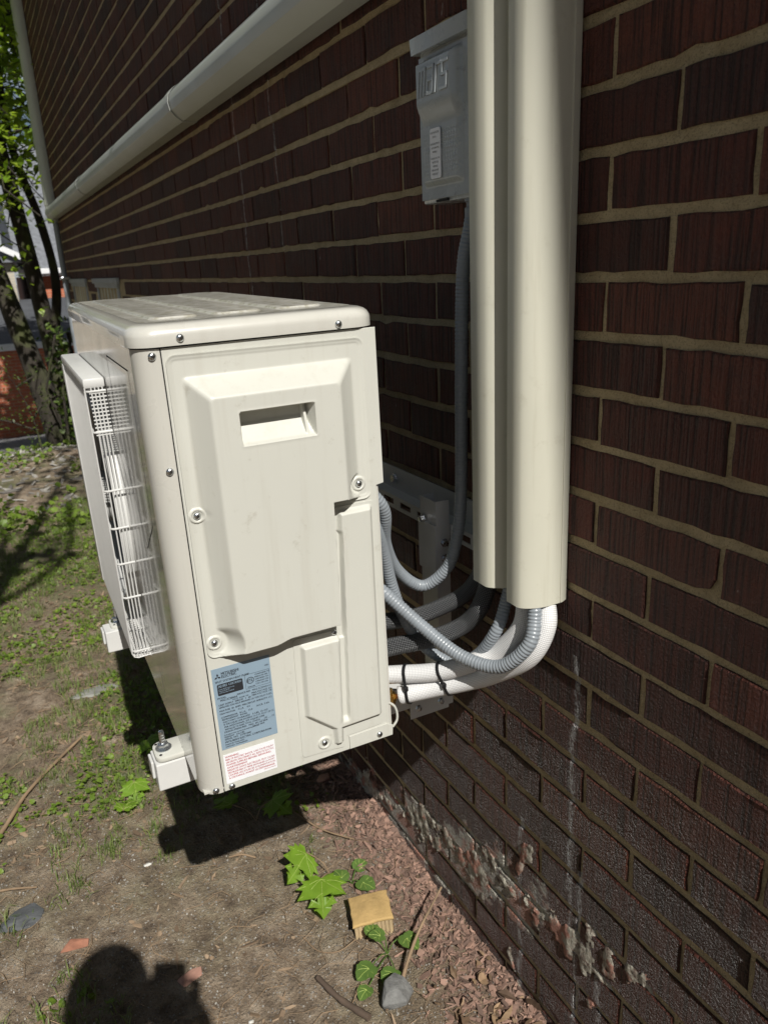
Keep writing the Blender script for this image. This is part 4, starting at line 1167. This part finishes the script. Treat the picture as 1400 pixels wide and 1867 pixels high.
def seedling(name, label, cat, base, leaves, mat, stem_r=.0014, kind='maple', group=None):
    t = thing(name, label, cat, base, group); b = Vector(base)
    for (off, size, yaw, tilt, roll) in leaves:
        bm = bmesh.new(); o = Vector(off); hd = Vector((-math.sin(yaw), math.cos(yaw), 0))
        tube(bm, catmull([(0, 0, 0), (o.x*.35, o.y*.35, o.z*.75), tuple(o-hd*size*.02)], .01), stem_r, 6); make('stem', bm, 'twig' if kind == 'maple' else mat, t)
        bm = bmesh.new(); leaf(bm, o, size, yaw, tilt, roll, kind)
        Mx = Matrix.Translation(o) @ Matrix.Rotation(yaw, 4, 'Z') @ Matrix.Rotation(tilt, 4, 'X') @ Matrix.Rotation(roll, 4, 'Y')
        ends = ((0, .93), (.56, .25), (-.56, .25), (.52, .50), (-.52, .50), (.28, .66), (-.28, .66)) if kind == 'maple' else ((0, .8), (.33, .3), (-.33, .3), (.25, .55), (-.25, .55))
        for q, (u, v) in enumerate(ends):
            st_ = (0, .04) if (kind == 'maple' and abs(v) < .6) else (0, .10+.3*(v > .6 and u != 0)+.12*(kind != 'maple'))
            P = []
            for k in range(6):
                f_ = k/5; uu, vv = st_[0]+(u-st_[0])*f_, st_[1]+(v-st_[1])*f_
                P.append(Mx @ Vector((uu*size, vv*size, size*(abs(uu)*.1125-.16*vv*vv+.022*math.sin(uu*14)+.015*math.sin(vv*15))+.0006)))
            tube(bm, P, .00055, 4, cap=False, mi=1)
        make('leaf', bm, [mat, 'vein'], t, smooth=180)
    return t
seedling('maple_seedling', 'bright green maple seedling with two large leaves in the sun beside the tan block', 'seedling', G(-1.46, -.200, 0),
         [((.030, -.040, .050), .098, R(-112), R(-10), R(4)), ((-.055, -.045, .062), .088, R(-140), R(-12), R(-50))], 'maple')
seedling('weed_plant', 'small soft green weed beside the maple seedling, close to the wall', 'weed', G(-1.42, -.165), [((0, -.02, .02), .05, R(100), R(10), 0), ((.02, .01, .022), .055, R(-60), R(5), 0), ((-.02, .02, .02), .045, R(20), R(10), R(10))], 'weed', kind='round')
seedling('weed_plant', 'round-leaved weed plant growing between tan block and grey stone', 'weed', G(-1.195, -.185),
         [((.03, -.05, .03), .055, R(200), R(5), 0), ((-.03, -.02, .035), .045, R(60), R(10), R(10)), ((.0, .04, .035), .055, R(-70), R(0), R(-8)), ((.055, -.01, .02), .05, R(-150), R(4), 0), ((-.01, .0, .045), .042, R(150), R(14), 0), ((.06, -.075, .015), .04, R(210), R(0), 0)], 'weed', kind='round')
seedling('maple_seedling', 'maple seedling with one bright leaf at the sunlit edge of the unit shadow', 'seedling', G(-2.06, -.60), [((.0, .03, .04), .075, R(-100), R(-25), R(10)), ((.10, -.02, .03), .06, R(60), R(0), 0)], 'maple')
seedling('maple_seedling', 'small maple seedling touching the shadow left of the bracket arm', 'seedling', G(-2.22, -.50), [((.0, .0, .06), .07, R(-80), R(-5), R(20)), ((.05, .05, .04), .06, R(20), R(0), 0)], 'maple')
seedling('maple_seedling', 'maple seedling half hidden under the unit, one leaf catching the light below the valve cover', 'seedling', G(-1.90, -.20), [((.0, .05, .12), .12, R(-90), R(0), R(10)), ((.02, -.06, .09), .11, R(170), R(0), R(-10)), ((-.08, .0, .06), .10, R(80), R(5), 0)], 'maple')
seedling('maple_seedling', 'shaded maple seedling in the dark under the heat pump', 'seedling', G(-1.76, -.30), [((.0, .05, .05), .08, R(-70), R(0), R(20)), ((-.05, -.05, .04), .07, R(120), R(0), 0)], 'maple')

def stick(name, label, pts, r0, r1, mat, seed=0):
    o = Vector(pts[0]); P = catmull([Vector(p)-o for p in pts], .012); rr = random.Random(seed)
    jit = [rr.uniform(.85, 1.15) for _ in P]
    bm = bmesh.new(); tube(bm, P, lambda s, i: (r0+(r1-r0)*i/len(P))*jit[i], 7)
    return tag(make(name, bm, mat, loc=o, smooth=60), label, 'stick')
stick('twig', 'long dry twig leaning from the ground against the foot of the wall', [G(-1.075, -.250, .006), G(-1.10, -.205, .012), G(-1.13, -.170, .028), G(-1.17, -.115, .05), (-1.215, -.030, .095)], .0050, .0022, 'twig', 1)
stick('fallen_branch', 'thin fallen branch lying at the left edge of the soil', [G(-1.98, -.99, .008), G(-2.08, -.93, .01), G(-2.20, -.86, .012), G(-2.34, -.76, .014), G(-2.43, -.68, .01)], .0075, .004, 'twig', 2)
stick('dark_stick', 'short dark broken stick at the bottom edge', [G(-1.21, -.345, .01), G(-1.14, -.325, .012), G(-1.07, -.290, .012)], .006, .0075, 'darktwig', 3)
stick('twig', 'thin dry twig curving beside the tan block', [G(-1.33, -.33, .006), G(-1.28, -.315, .006), G(-1.245, -.28, .010), G(-1.25, -.235, .012)], .002, .0013, 'twig', 4)
stick('twig', 'pale straight twig near the unit shadow on the soil', [G(-1.665, -.405, .006), G(-1.655, -.375, .006), G(-1.63, -.345, .006)], .0022, .0022, 'twig', 5)
stick('twig', 'long thin twig lying on the pink chips by the wall', [G(-1.72, -.20, .006), G(-1.62, -.165, .008), G(-1.54, -.105, .006), G(-1.50, -.08, .006)], .0028, .0018, 'twig', 6)
stick('twig', 'pale split twig at the left edge near the slate piece', [G(-1.84, -1.02, .008), G(-1.82, -.93, .008), G(-1.80, -.86, .008)], .005, .002, 'twig', 7)

# scattered small stuff nobody could count
rs = random.Random(11)
def scatter(name, mat, n, reg, fn, kind='stuff'):
    bm = bmesh.new(); c = 0; tries = 0
    while c < n and tries < n*30:
        tries += 1
        x = rs.uniform(reg[0], reg[1]); y = rs.uniform(reg[2], reg[3])
        if fn(bm, x, y): c += 1
    return tag(make(name, bm, mat), kind=kind)
def shard(bm, x, y, s, up=.004, el=2.0, tilt=.6):
    a = rs.uniform(0, 6.28); e = rs.uniform(1, el); n = rs.choice((4, 5, 5))
    Mx = Matrix.Translation(G(x, y, up)) @ Matrix.Rotation(a, 4, 'Z') @ Matrix.Rotation(rs.gauss(0, tilt*.5), 4, 'X') @ Matrix.Rotation(rs.gauss(0, tilt*.5), 4, 'Y')
    pts = []
    for k in range(n):
        th = 2*math.pi*k/n+rs.uniform(-.3, .3); r = s*rs.uniform(.6, 1.1); pts.append((r*e*math.cos(th), r/e*math.sin(th)*1.2))
    top = [bm.verts.new(Mx @ Vector((u, v, s*.12+rs.uniform(0, s*.1)))) for u, v in pts]; bot = [bm.verts.new(Mx @ Vector((u, v, -s*.1))) for u, v in pts]
    bm.faces.new(top); 
    for k in range(n): bm.faces.new((top[k-1], bot[k-1], bot[k], top[k]))
def f_litter(bm, x, y):
    d = fbm(x+5, y, 3)
    if d < -.25 and rs.random() < .7: return False
    if x > -1.85 and rs.random() < .70: return False
    shard(bm, x, y, rs.choice((.002, .003, .004, .005, .009))*rs.uniform(.7, 1.2), .003, 3, .8); return True
scatter('leaf_litter', 'litter', 7000, (-4.2, -.75, -1.25, -.02), f_litter)
def f_grit(bm, x, y):
    if rs.random() < .3 and x < -1.9: return False
    shard(bm, x, y, rs.uniform(.0008, .0026), .001, 1.3, .8); return True
scatter('pale_grit', 'grit', 15000, (-2.3, -.75, -1.1, -.02), f_grit)
def f_chip(bm, x, y):
    if y < -.02-.17*rs.random()**2.2: return False
    shard(bm, x, y, rs.choice((.002, .003, .004, .005, .007, .010))*rs.uniform(.7, 1.2), .003, 2.6, .9); return True
scatter('brick_chips', 'chips', 5200, (-2.1, -.75, -.26, .0), f_chip)
def f_dry(bm, x, y):
    if y < -.17 or rs.random() > (x+1.15)*2.0: return False
    leaf(bm, G(x, y, rs.uniform(.004, .018)), rs.choice((.014, .02, .03, .05))*rs.uniform(.7, 1.1), rs.uniform(0, 6.28), rs.gauss(0, .5), rs.gauss(0, .7), rs.choice(('oval', 'round')), rs.choice((-1, 1))*rs.uniform(.6, 2.2)); return True
scatter('dry_leaves', 'dryleaf', 120, (-1.35, -.75, -.18, -.01), f_dry)
def f_straw(bm, x, y):
    a = rs.uniform(0, 6.28); l = rs.uniform(.02, .09); r = rs.uniform(.0004, .0010)
    p0 = G(x, y, .004+rs.random()*.006); p1 = G(x+l*.5*math.cos(a), y+l*.5*math.sin(a), .006+rs.random()*.01); p2 = G(x+l*math.cos(a+.3), y+l*math.sin(a+.3), .004)
    tube(bm, [p0, p1, p2], r, 4, cap=False); return True
scatter('straw_and_twiglets', 'twig', 1100, (-3.6, -.75, -1.2, -.03), f_straw)
def blade(bm, p, l, a, bend, w_):
    d = Vector((math.cos(a), math.sin(a), 0)); s = Vector((-d.y, d.x, 0))*w_
    q = [p, p+d*l*.25*bend+ZV*l*.5, p+d*l*.8*bend+ZV*l*(1-.45*bend)]
    v = [bm.verts.new(q[0]-s), bm.verts.new(q[0]+s), bm.verts.new(q[1]+s*.8), bm.verts.new(q[1]-s*.8), bm.verts.new(q[2])]
    bm.faces.new((v[0], v[1], v[2], v[3])); bm.faces.new((v[3], v[2], v[4]))
def f_grass(bm, x, y):
    d = fbm(x*1.0+2, y-1, 1.7)+.35*fbm(x, y, 6)
    if d < (.06 if x > -2.2 else -.06): return False
    if x > -1.55 and y > -.55: return False
    for k in range(rs.randint(4, 11)):
        blade(bm, G(x+rs.gauss(0, .010), y+rs.gauss(0, .010)), rs.uniform(.02, .055), rs.uniform(0, 6.28), rs.uniform(.3, 1.1), rs.uniform(.0007, .0015))
    return True
scatter('grass_tufts', 'grass', 2300, (-5.5, -1.2, -1.3, -.15), f_grass)
def f_clover(bm, x, y):
    d = fbm(x*.9-3, y+7, 1.9)+.4*fbm(x, y+2, 7)
    lim = .34 if x > -2.05 else (.0 if x > -3 else .03)
    if d < lim: return False
    if x > -1.7 and y > -.6 and rs.random() < .92: return False
    for k in range(rs.randint(2, 6)):
        leaf(bm, G(x+rs.gauss(0, .016), y+rs.gauss(0, .016), rs.uniform(.004, .020)), rs.uniform(.008, .021), rs.uniform(0, 6.28), rs.gauss(0, .4), rs.gauss(0, .4), 'oval' if rs.random() < .6 else 'round', .2)
    return True
scatter('ground_cover', 'moss', 2600, (-5.5, -1.25, -1.3, -.10), f_clover)
def f_rub(bm, x, y):
    shard(bm, x, y, rs.uniform(.01, .04), .004, 2.2, .7); return True
scatter('rubble', 'grit', 500, (-9.2, -5.3, -1.1, .2), f_rub)
def f_far(bm, x, y):
    if fbm(x, y, 1.1) < -.05 or x < -8.3: return False
    leaf(bm, G(x, y, rs.uniform(.01, .07)), rs.uniform(.02, .05), rs.uniform(0, 6.28), rs.gauss(0, .5), rs.gauss(0, .5), 'round', .2); return True
scatter('far_ground_cover', 'moss', 1500, (-8.4, -4.8, -1.3, .35), f_far)

# ------------------------------------------------------------------ trees
def tree(name, label, base, limbs, crowns, leaf_size=.075, nleaf=2500, seed=1, mat='tree_leaf', group=None, trunk_r=None):
    rt = random.Random(seed); t = thing(name, label, 'tree', base, group)
    bm = bmesh.new()
    for pts, r0, r1 in limbs:
        P = catmull(pts, .12)
        jit = [1+.10*mnoise.noise(Vector(p)*3) for p in P]
        tube(bm, P, lambda s, i: (r0+(r1-r0)*i/len(P))*jit[i], 12)
    make('trunk', bm, 'bark', t, smooth=70)
    if crowns:
        bm = bmesh.new(); tot = sum(c[1][0]*c[1][1]*c[1][2] for c in crowns)
        for cen, rad in crowns:
            k = int(nleaf*rad[0]*rad[1]*rad[2]/tot)
            nc = max(5, k//26)
            for q in range(nc):
                while True:
                    v = Vector((rt.uniform(-1, 1), rt.uniform(-1, 1), rt.uniform(-1, 1)))
                    if v.length < 1: break
                c = Vector((cen[0]+v.x*rad[0], cen[1]+v.y*rad[1], cen[2]+v.z*rad[2])); sp_ = rt.uniform(.10, .26)
                tube(bm, [c+Vector((rt.gauss(0, .2), rt.gauss(0, .2), -.2)), c, c+Vector((rt.gauss(0, .2), rt.gauss(0, .2), .1))], .006, 4, cap=False, mi=1)
                for j in range(26):
                    p = c+Vector((rt.gauss(0, sp_), rt.gauss(0, sp_), rt.gauss(0, sp_*.6)))
                    s = leaf_size*rt.uniform(.6, 1.3); a = rt.uniform(0, 6.28); ti = rt.gauss(0, .6)
                    Mx = Matrix.Translation(p) @ Matrix.Rotation(a, 4, 'Z') @ Matrix.Rotation(ti, 4, 'X')
                    q4 = [bm.verts.new(Mx @ Vector(u)) for u in ((0, -s*.6, 0), (s*.5, -s*.1, .12*s), (s*.28, s*.35, .1*s), (0, s*.8, -.05*s), (-s*.28, s*.35, .1*s), (-s*.5, -s*.1, .12*s))]
                    bm.faces.new(q4)
        make('crown', bm, [mat, 'bark'], t)
    return t
g_ = lambda x, y: gh(x, y)
tree('leaning_tree', 'thick dark tree trunk leaning left beyond the corner of the brick building', (-8.3, -.20, g_(-8.3, -.2)-.1),
     [([(0, 0, 0), (0, -.05, .5), (-.05, -.18, 1.25), (-.1, -.34, 2.0), (-.2, -.62, 2.9), (-.5, -.95, 4.2)], .118, .05)],
     [((-.4, -1.1, 4.4), (1.0, .9, 1.0)), ((-.2, -.6, 3.0), (.8, .6, .7)), ((.9, -.4, 4.0), (.8, .8, .5)), ((.3, -.35, 1.95), (.4, .3, .25)), ((1.1, -.28, 2.45), (.45, .26, .35)), ((1.3, -.25, 3.1), (.5, .3, .4))], leaf_size=.055, nleaf=7500, seed=2)
tree('forked_tree', 'tree with a pale mottled trunk forking upward behind the corner pipe cover', (-8.9, -.08, g_(-8.9, 0)-.1),
     [([(0, 0, 0), (0, .01, .8), (-.05, -.02, 1.4), (0, -.06, 1.9), (.05, -.13, 2.7), (.1, -.25, 3.9), (.1, -.4, 5.4)], .095, .05), ([(0, .03, 1.2), (-.1, .15, 1.8), (-.1, .10, 2.4), (-.1, -.05, 3.2), (0, .0, 4.4)], .05, .025), ([(.05, -.13, 2.7), (.0, -.5, 3.5), (0, -.9, 4.6)], .03, .012), ([(.1, -.25, 3.6), (.2, .2, 4.3), (.2, .5, 5)], .025, .01)],
     [((.0, -.1, 5.5), (1.4, 1.3, 1.1)), ((.1, .2, 4.2), (1.0, .55, .6)), ((-.2, -.5, 3.6), (.8, .6, .5)), ((.0, -.1, 2.8), (.5, .45, .4)), ((.2, -.65, 2.5), (.5, .5, .4)), ((.3, -.2, 3.4), (.9, .75, .6)), ((.4, -.2, 4.6), (1., .8, .8))], leaf_size=.06, nleaf=11000, seed=4)
tree('distant_tree', 'leafy tree standing behind the others against the sky', (-14, -.6, g_(-14, -.6)-.1),
     [([(0, 2.4, 0), (0, 2.2, 2.5), (.1, 1.6, 5), (0, .9, 8)], .16, .05)],
     [((0, .6, 7.0), (1.6, 1.9, 1.5)), ((0, -.3, 5.6), (1.2, 1.3, .9)), ((.4, 1.0, 9.0), (1.5, 1.6, 1.3)), ((.2, .9, 5.1), (1, .6, .5))], leaf_size=.13, nleaf=6500, seed=6)
# ivy and shrubs at the trunk foot
t = thing('ivy_shrub', 'dark ivy and brush heaped around the foot of the leaning tree', 'shrub', (-8.1, .02, g_(-8.1, 0)))
bm = bmesh.new(); ri = random.Random(9)
for cx, cy, cz, rx, ry, rz_, n in ((0, .0, .30, .3, .16, .35, 600), (-.1, -.08, .9, .16, .12, .3, 160), (-.25, .20, .6, .2, .10, .3, 120), (.25, .22, .3, .3, .12, .35, 260)):
    for k in range(n):
        v = Vector((ri.gauss(0, .5), ri.gauss(0, .5), ri.gauss(0, .5)))
        leaf(bm, Vector((cx+v.x*rx, cy+v.y*ry, cz+v.z*rz_)), ri.uniform(.04, .08), ri.uniform(0, 6.28), ri.gauss(0, .8), ri.gauss(0, .6), 'oval' if ri.random() < .4 else 'round', .2)
make('leaves', bm, 'ivy', t)
bm = bmesh.new()
for k in range(9):
    x, y = ri.gauss(0, .15), ri.gauss(0, .1); tube(bm, [(x, y, -.1), (x+ri.gauss(0, .1), y+ri.gauss(0, .08), .6), (x+ri.gauss(0, .2), y+ri.gauss(0, .15), 1.1)], .012, 6)
make('stems', bm, 'bark', t)
t = thing('sapling', 'thin sapling with sparse yellow-green leaves in front of the orange brick wall', 'sapling', (-7.9, -.62, g_(-7.9, -.62)))
bm = bmesh.new()
br_ = [[(0, .22, -.1), (0, .19, .3), (0, .10, .62), (0, -.06, .95)], [(0, .19, .3), (0, .30, .45), (0, .42, .50)], [(0, .10, .62), (0, .26, .70)], [(0, .2, .2), (0, -.1, .34), (0, -.35, .32)]]
for b_ in br_: tube(bm, catmull(b_, .08), lambda s, i: max(.003, .009-.0006*i), 6)
make('stems', bm, 'bark', t)
bm = bmesh.new()
for b_ in br_:
    P = catmull(b_, .02)
    for p in P:
        for k in range(3): leaf(bm, p+Vector((ri.gauss(0, .10), ri.gauss(0, .08), ri.gauss(0, .07))), ri.uniform(.025, .05), ri.uniform(0, 6.28), ri.gauss(0, .5), ri.gauss(0, .5), 'oval', .2)
make('leaves', bm, 'ivy', t)

# ------------------------------------------------------------------ neighbouring buildings
zb = -3.2
t = thing('brick_outbuilding', 'low orange brick outbuilding with a dark roof band and white gutter beyond the trees', 'building', (-20, 0, zb))
bm = bmesh.new(); box(bm, (-5, -1.4, 0), (0, 6, 3.10)); make('wall', bm, 'orangebrick', t)
bm = bmesh.new(); box(bm, (-5, -1.5, 3.105), (.10, 6.1, 3.26), .01); gt = make('gutter', bm, 'whitetrim', t)
bm = bmesh.new(); prism(bm, [(.05, 3.263), (-5.0, 4.1), (-5.0, 3.263)], -1.4, 6, axis=1); make('roof', bm, 'darkroof', t)
t = thing('brick_house', 'orange brick house with grey shingle roof and white gutter behind the trees', 'house', (-26, 0, zb))
bm = bmesh.new(); box(bm, (-7, .86, 0), (0, 9, 4.72)); make('wall', bm, 'orangebrick', t)
bm = bmesh.new(); prism(bm, [(.30, 4.93), (-4.0, 8.9), (-8.3, 4.93)], .60, 9.4, axis=1); make('roof', bm, 'shingle', t)
bm = bmesh.new(); box(bm, (.28, .60, 4.78), (.44, 9.4, 4.925), .01); box(bm, (.0, .60, 4.725), (.27, 9.4, 4.775)); tube(bm, [(.36, .66, 4.8), (.36, .62, 4.95), (.30, .52, 5.15), (.30, .50, 5.4)], .05, 8); make('gutter', bm, 'whitetrim', t)
t = thing('beige_house', 'beige house wall with a white roof edge at the left edge of the view', 'house', (-24.5, 0, zb))
bm = bmesh.new(); box(bm, (-6, -16, 0), (0, .42, 5.1)); make('wall', bm, 'beigewall', t)
bm = bmesh.new(); prism(bm, [(-16.3, 5.11), (.80, 5.11), (-7.7, 9.6)], -6.3, .25, axis=0); make('roof', bm, 'shingle', t)
bm = bmesh.new(); prism(bm, [(.84, 5.05), (.84, 5.22), (-7.7, 9.74), (-7.7, 9.57)], .255, .40, axis=0); make('rake_board', bm, 'whitetrim', t)
for y in (-2.2, -5.2, -8.4):
    for z in (1.2, 3.4):
        bm = bmesh.new(); box(bm, (.002, y-.6, z), (.06, y+.6, z+1.3), .01); wdw = make('window', bm, 'whitetrim', t)
        bm = bmesh.new(); box(bm, (.062, y-.5, z+.1), (.07, y+.5, z+1.2)); make('pane', bm, 'glass', wdw)
# a long house across the yard, seen only as the reflection in the glossy front panel
t = thing('yard_house', 'beige brick house across the yard, facing the heat pump', 'house', (-9, -11, -2.2))
bm = bmesh.new(); box(bm, (-14, -6, 0), (8, 0, 6.2)); make('wall', bm, 'beigewall', t)
bm = bmesh.new(); prism(bm, [(.5, 6.21), (-3, 9.2), (-6.5, 6.21)], -14.4, 8.4, axis=0); make('roof', bm, 'shingle', t)
for x in range(-12, 8, 3):
    for z in (1.0, 3.8):
        bm = bmesh.new(); box(bm, (x-.55, .002, z), (x+.55, .06, z+1.4), .01); wdw = make('window', bm, 'whitetrim', t)
        bm = bmesh.new(); box(bm, (x-.45, .062, z+.1), (x+.45, .07, z+1.3)); make('pane', bm, 'glass', wdw)
t = thing('hedge', 'dark green clipped hedge along the far side of the yard', 'hedge', (-15, -3.2, gh(-15, -3)))
bm = bmesh.new(); rh = random.Random(3)
for k in range(2600):
    leaf(bm, Vector((rh.uniform(-.5, .5), rh.uniform(-8, .9), rh.uniform(0, 1.0))), rh.uniform(.10, .2), rh.uniform(0, 6.28), rh.gauss(0, .8), rh.gauss(0, .6), 'oval', .2)
make('leaves', bm, 'ivy', t)
bm = bmesh.new()
for k in range(14): tube(bm, [(rh.gauss(0, .1), -8+k*.65, -.1), (rh.gauss(0, .2), -8+k*.65+rh.gauss(0, .1), .8)], .02, 6)
make('stems', bm, 'bark', t)
# a yard tree behind the photographer: its thin branches throw the streaky shade on the far soil
tree('yard_tree', 'tree standing in the yard behind the photographer, its limbs reaching over the grass', (1.6, -3.6, 0),
     [([(0, 0, -.1), (.05, .05, 1.5), (0, .1, 3), (-.2, .3, 5.2)], .16, .07), ([(0, .1, 2.8), (-.6, 1.2, 3.6), (-1.4, 2.25, 4.0), (-2.6, 2.62, 4.3), (-3.9, 3.0, 4.9)], .05, .018), ([(-.6, 1.2, 3.6), (-1.6, 1.95, 4.2), (-3.2, 2.62, 4.9)], .035, .014), ([(-1.4, 2.25, 4.0), (-2.0, 2.72, 4.1), (-3.1, 2.85, 4.3)], .026, .010), ([(-1.4, 2.25, 4.0), (-2.0, 2.42, 4.1), (-2.8, 2.40, 4.2)], .022, .009)],
     [((-3.3, 2.95, 4.6), (.7, .22, .3)), ((-2.2, 2.50, 4.2), (.5, .12, .2)), ((-.2, -.6, 5.6), (1.6, 1.2, 1.2)), ((-4.3, 3.05, 5.0), (.7, .18, .35))], nleaf=3000, seed=12, leaf_size=.07)

# ------------------------------------------------------------------ the photographer, whose head and phone throw the shadow at lower left
fl = Vector((cf.x, cf.y, 0)).normalized(); rt_ = Vector((fl.y, -fl.x, 0))       # facing, and the right-hand side
HC = Vector((.225, -.895, 0))
def W_(f, r, z): return HC+fl*f+rt_*r+Vector((0, 0, z))
def skin(name, joints, edges, radii, mat, parent, root=0, sub=2):
    me = D.meshes.new(name); me.from_pydata([tuple(j) for j in joints], edges, [])
    o = D.objects.new(name, me); link(o, parent)
    md = o.modifiers.new('skin', 'SKIN'); md.use_smooth_shade = True
    for i, v in enumerate(me.skin_vertices[0].data):
        r = radii[i]; v.radius = (r, r) if not isinstance(r, tuple) else r
        v.use_root = (i == root)
    s = o.modifiers.new('sub', 'SUBSURF'); s.levels = sub; s.render_levels = sub
    me.materials.append(M[mat]); return o
per = thing('person', 'person in a dark jacket holding up a phone with both hands', 'person')
J = [W_(-.04, 0, .95), W_(-.05, 0, 1.12), W_(-.04, 0, 1.32), W_(-.02, 0, 1.44), W_(-.01, 0, 1.52), W_(.015, 0, 1.60), W_(.01, 0, 1.70),
     W_(-.02, .125, 1.42), W_(.08, .13, 1.20), W_(.235, .09, 1.40),
     W_(-.02, -.145, 1.42), W_(.07, -.22, 1.19), W_(.235, -.09, 1.40),
     W_(-.03, .10, .90), W_(.0, .11, .50), W_(-.02, .12, .09), W_(.12, .13, .035),
     W_(-.03, -.10, .90), W_(.02, -.11, .50), W_(.0, -.12, .09), W_(.14, -.13, .035)]
E_ = [(0, 1), (1, 2), (2, 3), (3, 4), (4, 5), (5, 6), (3, 7), (7, 8), (8, 9), (3, 10), (10, 11), (11, 12), (0, 13), (13, 14), (14, 15), (15, 16), (0, 17), (17, 18), (18, 19), (19, 20)]
Rr = [(.16, .12), (.145, .11), (.16, .12), (.10, .09), .058, .078, .088, .065, .05, .03, .065, .05, .03, .09, .058, .042, .038, .09, .058, .042, .038]
body = skin('body', J, E_, Rr, 'jacket', per)
hd = W_(.015, 0, 1.655)
bm = bmesh.new(); bmesh.ops.create_uvsphere(bm, u_segments=24, v_segments=18, radius=1)
for v in bm.verts:
    x, y, z = v.co
    f, r = y, x
    jaw = 1-.22*max(0, -z)
    p = Vector((0, 0, 0))+rt_*(r*.078*jaw)+fl*(f*.096*(1-.08*max(0, -z))+(.012 if f > .6 and -.35 < z < .05 and abs(r) < .22 else 0))+ZV*(z*.122)
    v.co = hd+p
make('head', bm, 'skin', per, smooth=180)
bm = bmesh.new(); bmesh.ops.create_uvsphere(bm, u_segments=24, v_segments=18, radius=1)
for v in bm.verts:
    x, y, z = v.co
    low = z < -.05 and y > .05
    k = .86 if low else 1.0
    v.co = hd+rt_*(x*.090*k)+fl*(y*.104*k-.010)+ZV*(z*.130+.010)
make('hair', bm, 'hair', per, smooth=180)
for s in (-1, 1):
    bm = bmesh.new(); lathe(bm, [(0, 0), (.012, .002), (.018, .008), (.02, .012), (0, .012)], rt_*s, hd+rt_*(s*.080), 12); make('ear', bm, 'skin', per, smooth=60)
    bm = bmesh.new(); bmesh.ops.create_uvsphere(bm, u_segments=10, v_segments=8, radius=.011)
    for v in bm.verts: v.co = v.co+hd+rt_*(s*.031)+fl*.082+ZV*.004
    make('eye', bm, 'label_white', per, smooth=180)
    # legs' shoes
    bm = bmesh.new(); c = W_(.05 if s > 0 else .07, s*.125, .045)
    bmesh.ops.create_uvsphere(bm, u_segments=16, v_segments=10, radius=1)
    for v in bm.verts: v.co = c+rt_*(v.co.x*.05)+fl*(v.co.y*.14)+ZV*(max(v.co.z, -.75)*.055)
    make('shoe', bm, 'black', per, smooth=180)
    # hand: palm and five fingers closed on the side of the phone
    wr_ = W_(.235, s*.09, 1.40); pc = CAM-cf*.026-cu*.062+cr*(s*.046)
    back = -cf
    palm = pc+back*.016
    js = [wr_, palm-cu*.022+cr*(s*.006), palm+cu*.012+cr*(s*.006)]
    ed = [(0, 1), (1, 2)]; rad = [.024, .026, .022]
    for k in range(4):
        b0 = palm+cu*(-.026+.019*k)+cr*(s*.010); b1 = b0+cr*(s*.006)+cf*.020+cu*.002*k; b2 = b1-cr*(s*.014)+cf*.012; b3 = b2-cr*(s*(.014+.002*(k % 2)))-cf*.001
        i = len(js); js += [b0, b1, b2, b3]; ed += [(2 if k > 1 else 1, i), (i, i+1), (i+1, i+2), (i+2, i+3)]; rad += [.0105, .009, .0082, .0075]
    t0 = palm-cu*.020-cr*(s*.012); i = len(js); js += [t0, t0-cr*(s*.014)+cu*.018-cf*.002, t0-cr*(s*.016)+cu*.040-cf*.001]; ed += [(1, i), (i, i+1), (i+1, i+2)]; rad += [.012, .010, .0085]
    skin('hand', js, ed, rad, 'skin', per, root=1, sub=2)
ph = thing('mobile_phone', 'black mobile phone held upright in both hands by the photographer', 'phone', CAM-cf*.018)
Mp = Matrix.Identity(4)
for i in range(3): Mp[i][0] = cr[i]; Mp[i][1] = cu[i]; Mp[i][2] = -cf[i]
Mp.translation = CAM-cf*.018-cu*.055-cr*.022*0
ph.matrix_world = Mp
bm = bmesh.new(); prism(bm, rrect(-.037, -.076, .037, .076, .011, 5), -.004, .004, axis=2, bev=.0015); make('case', bm, 'phonemat', ph, smooth=40)
bm = bmesh.new(); prism(bm, rrect(-.034, -.073, .034, .073, .009, 5), .0042, .0046, axis=2); make('screen', bm, 'glass', ph)

# ------------------------------------------------------------------ render settings
scene.render.resolution_x = 767; scene.render.resolution_y = 1024
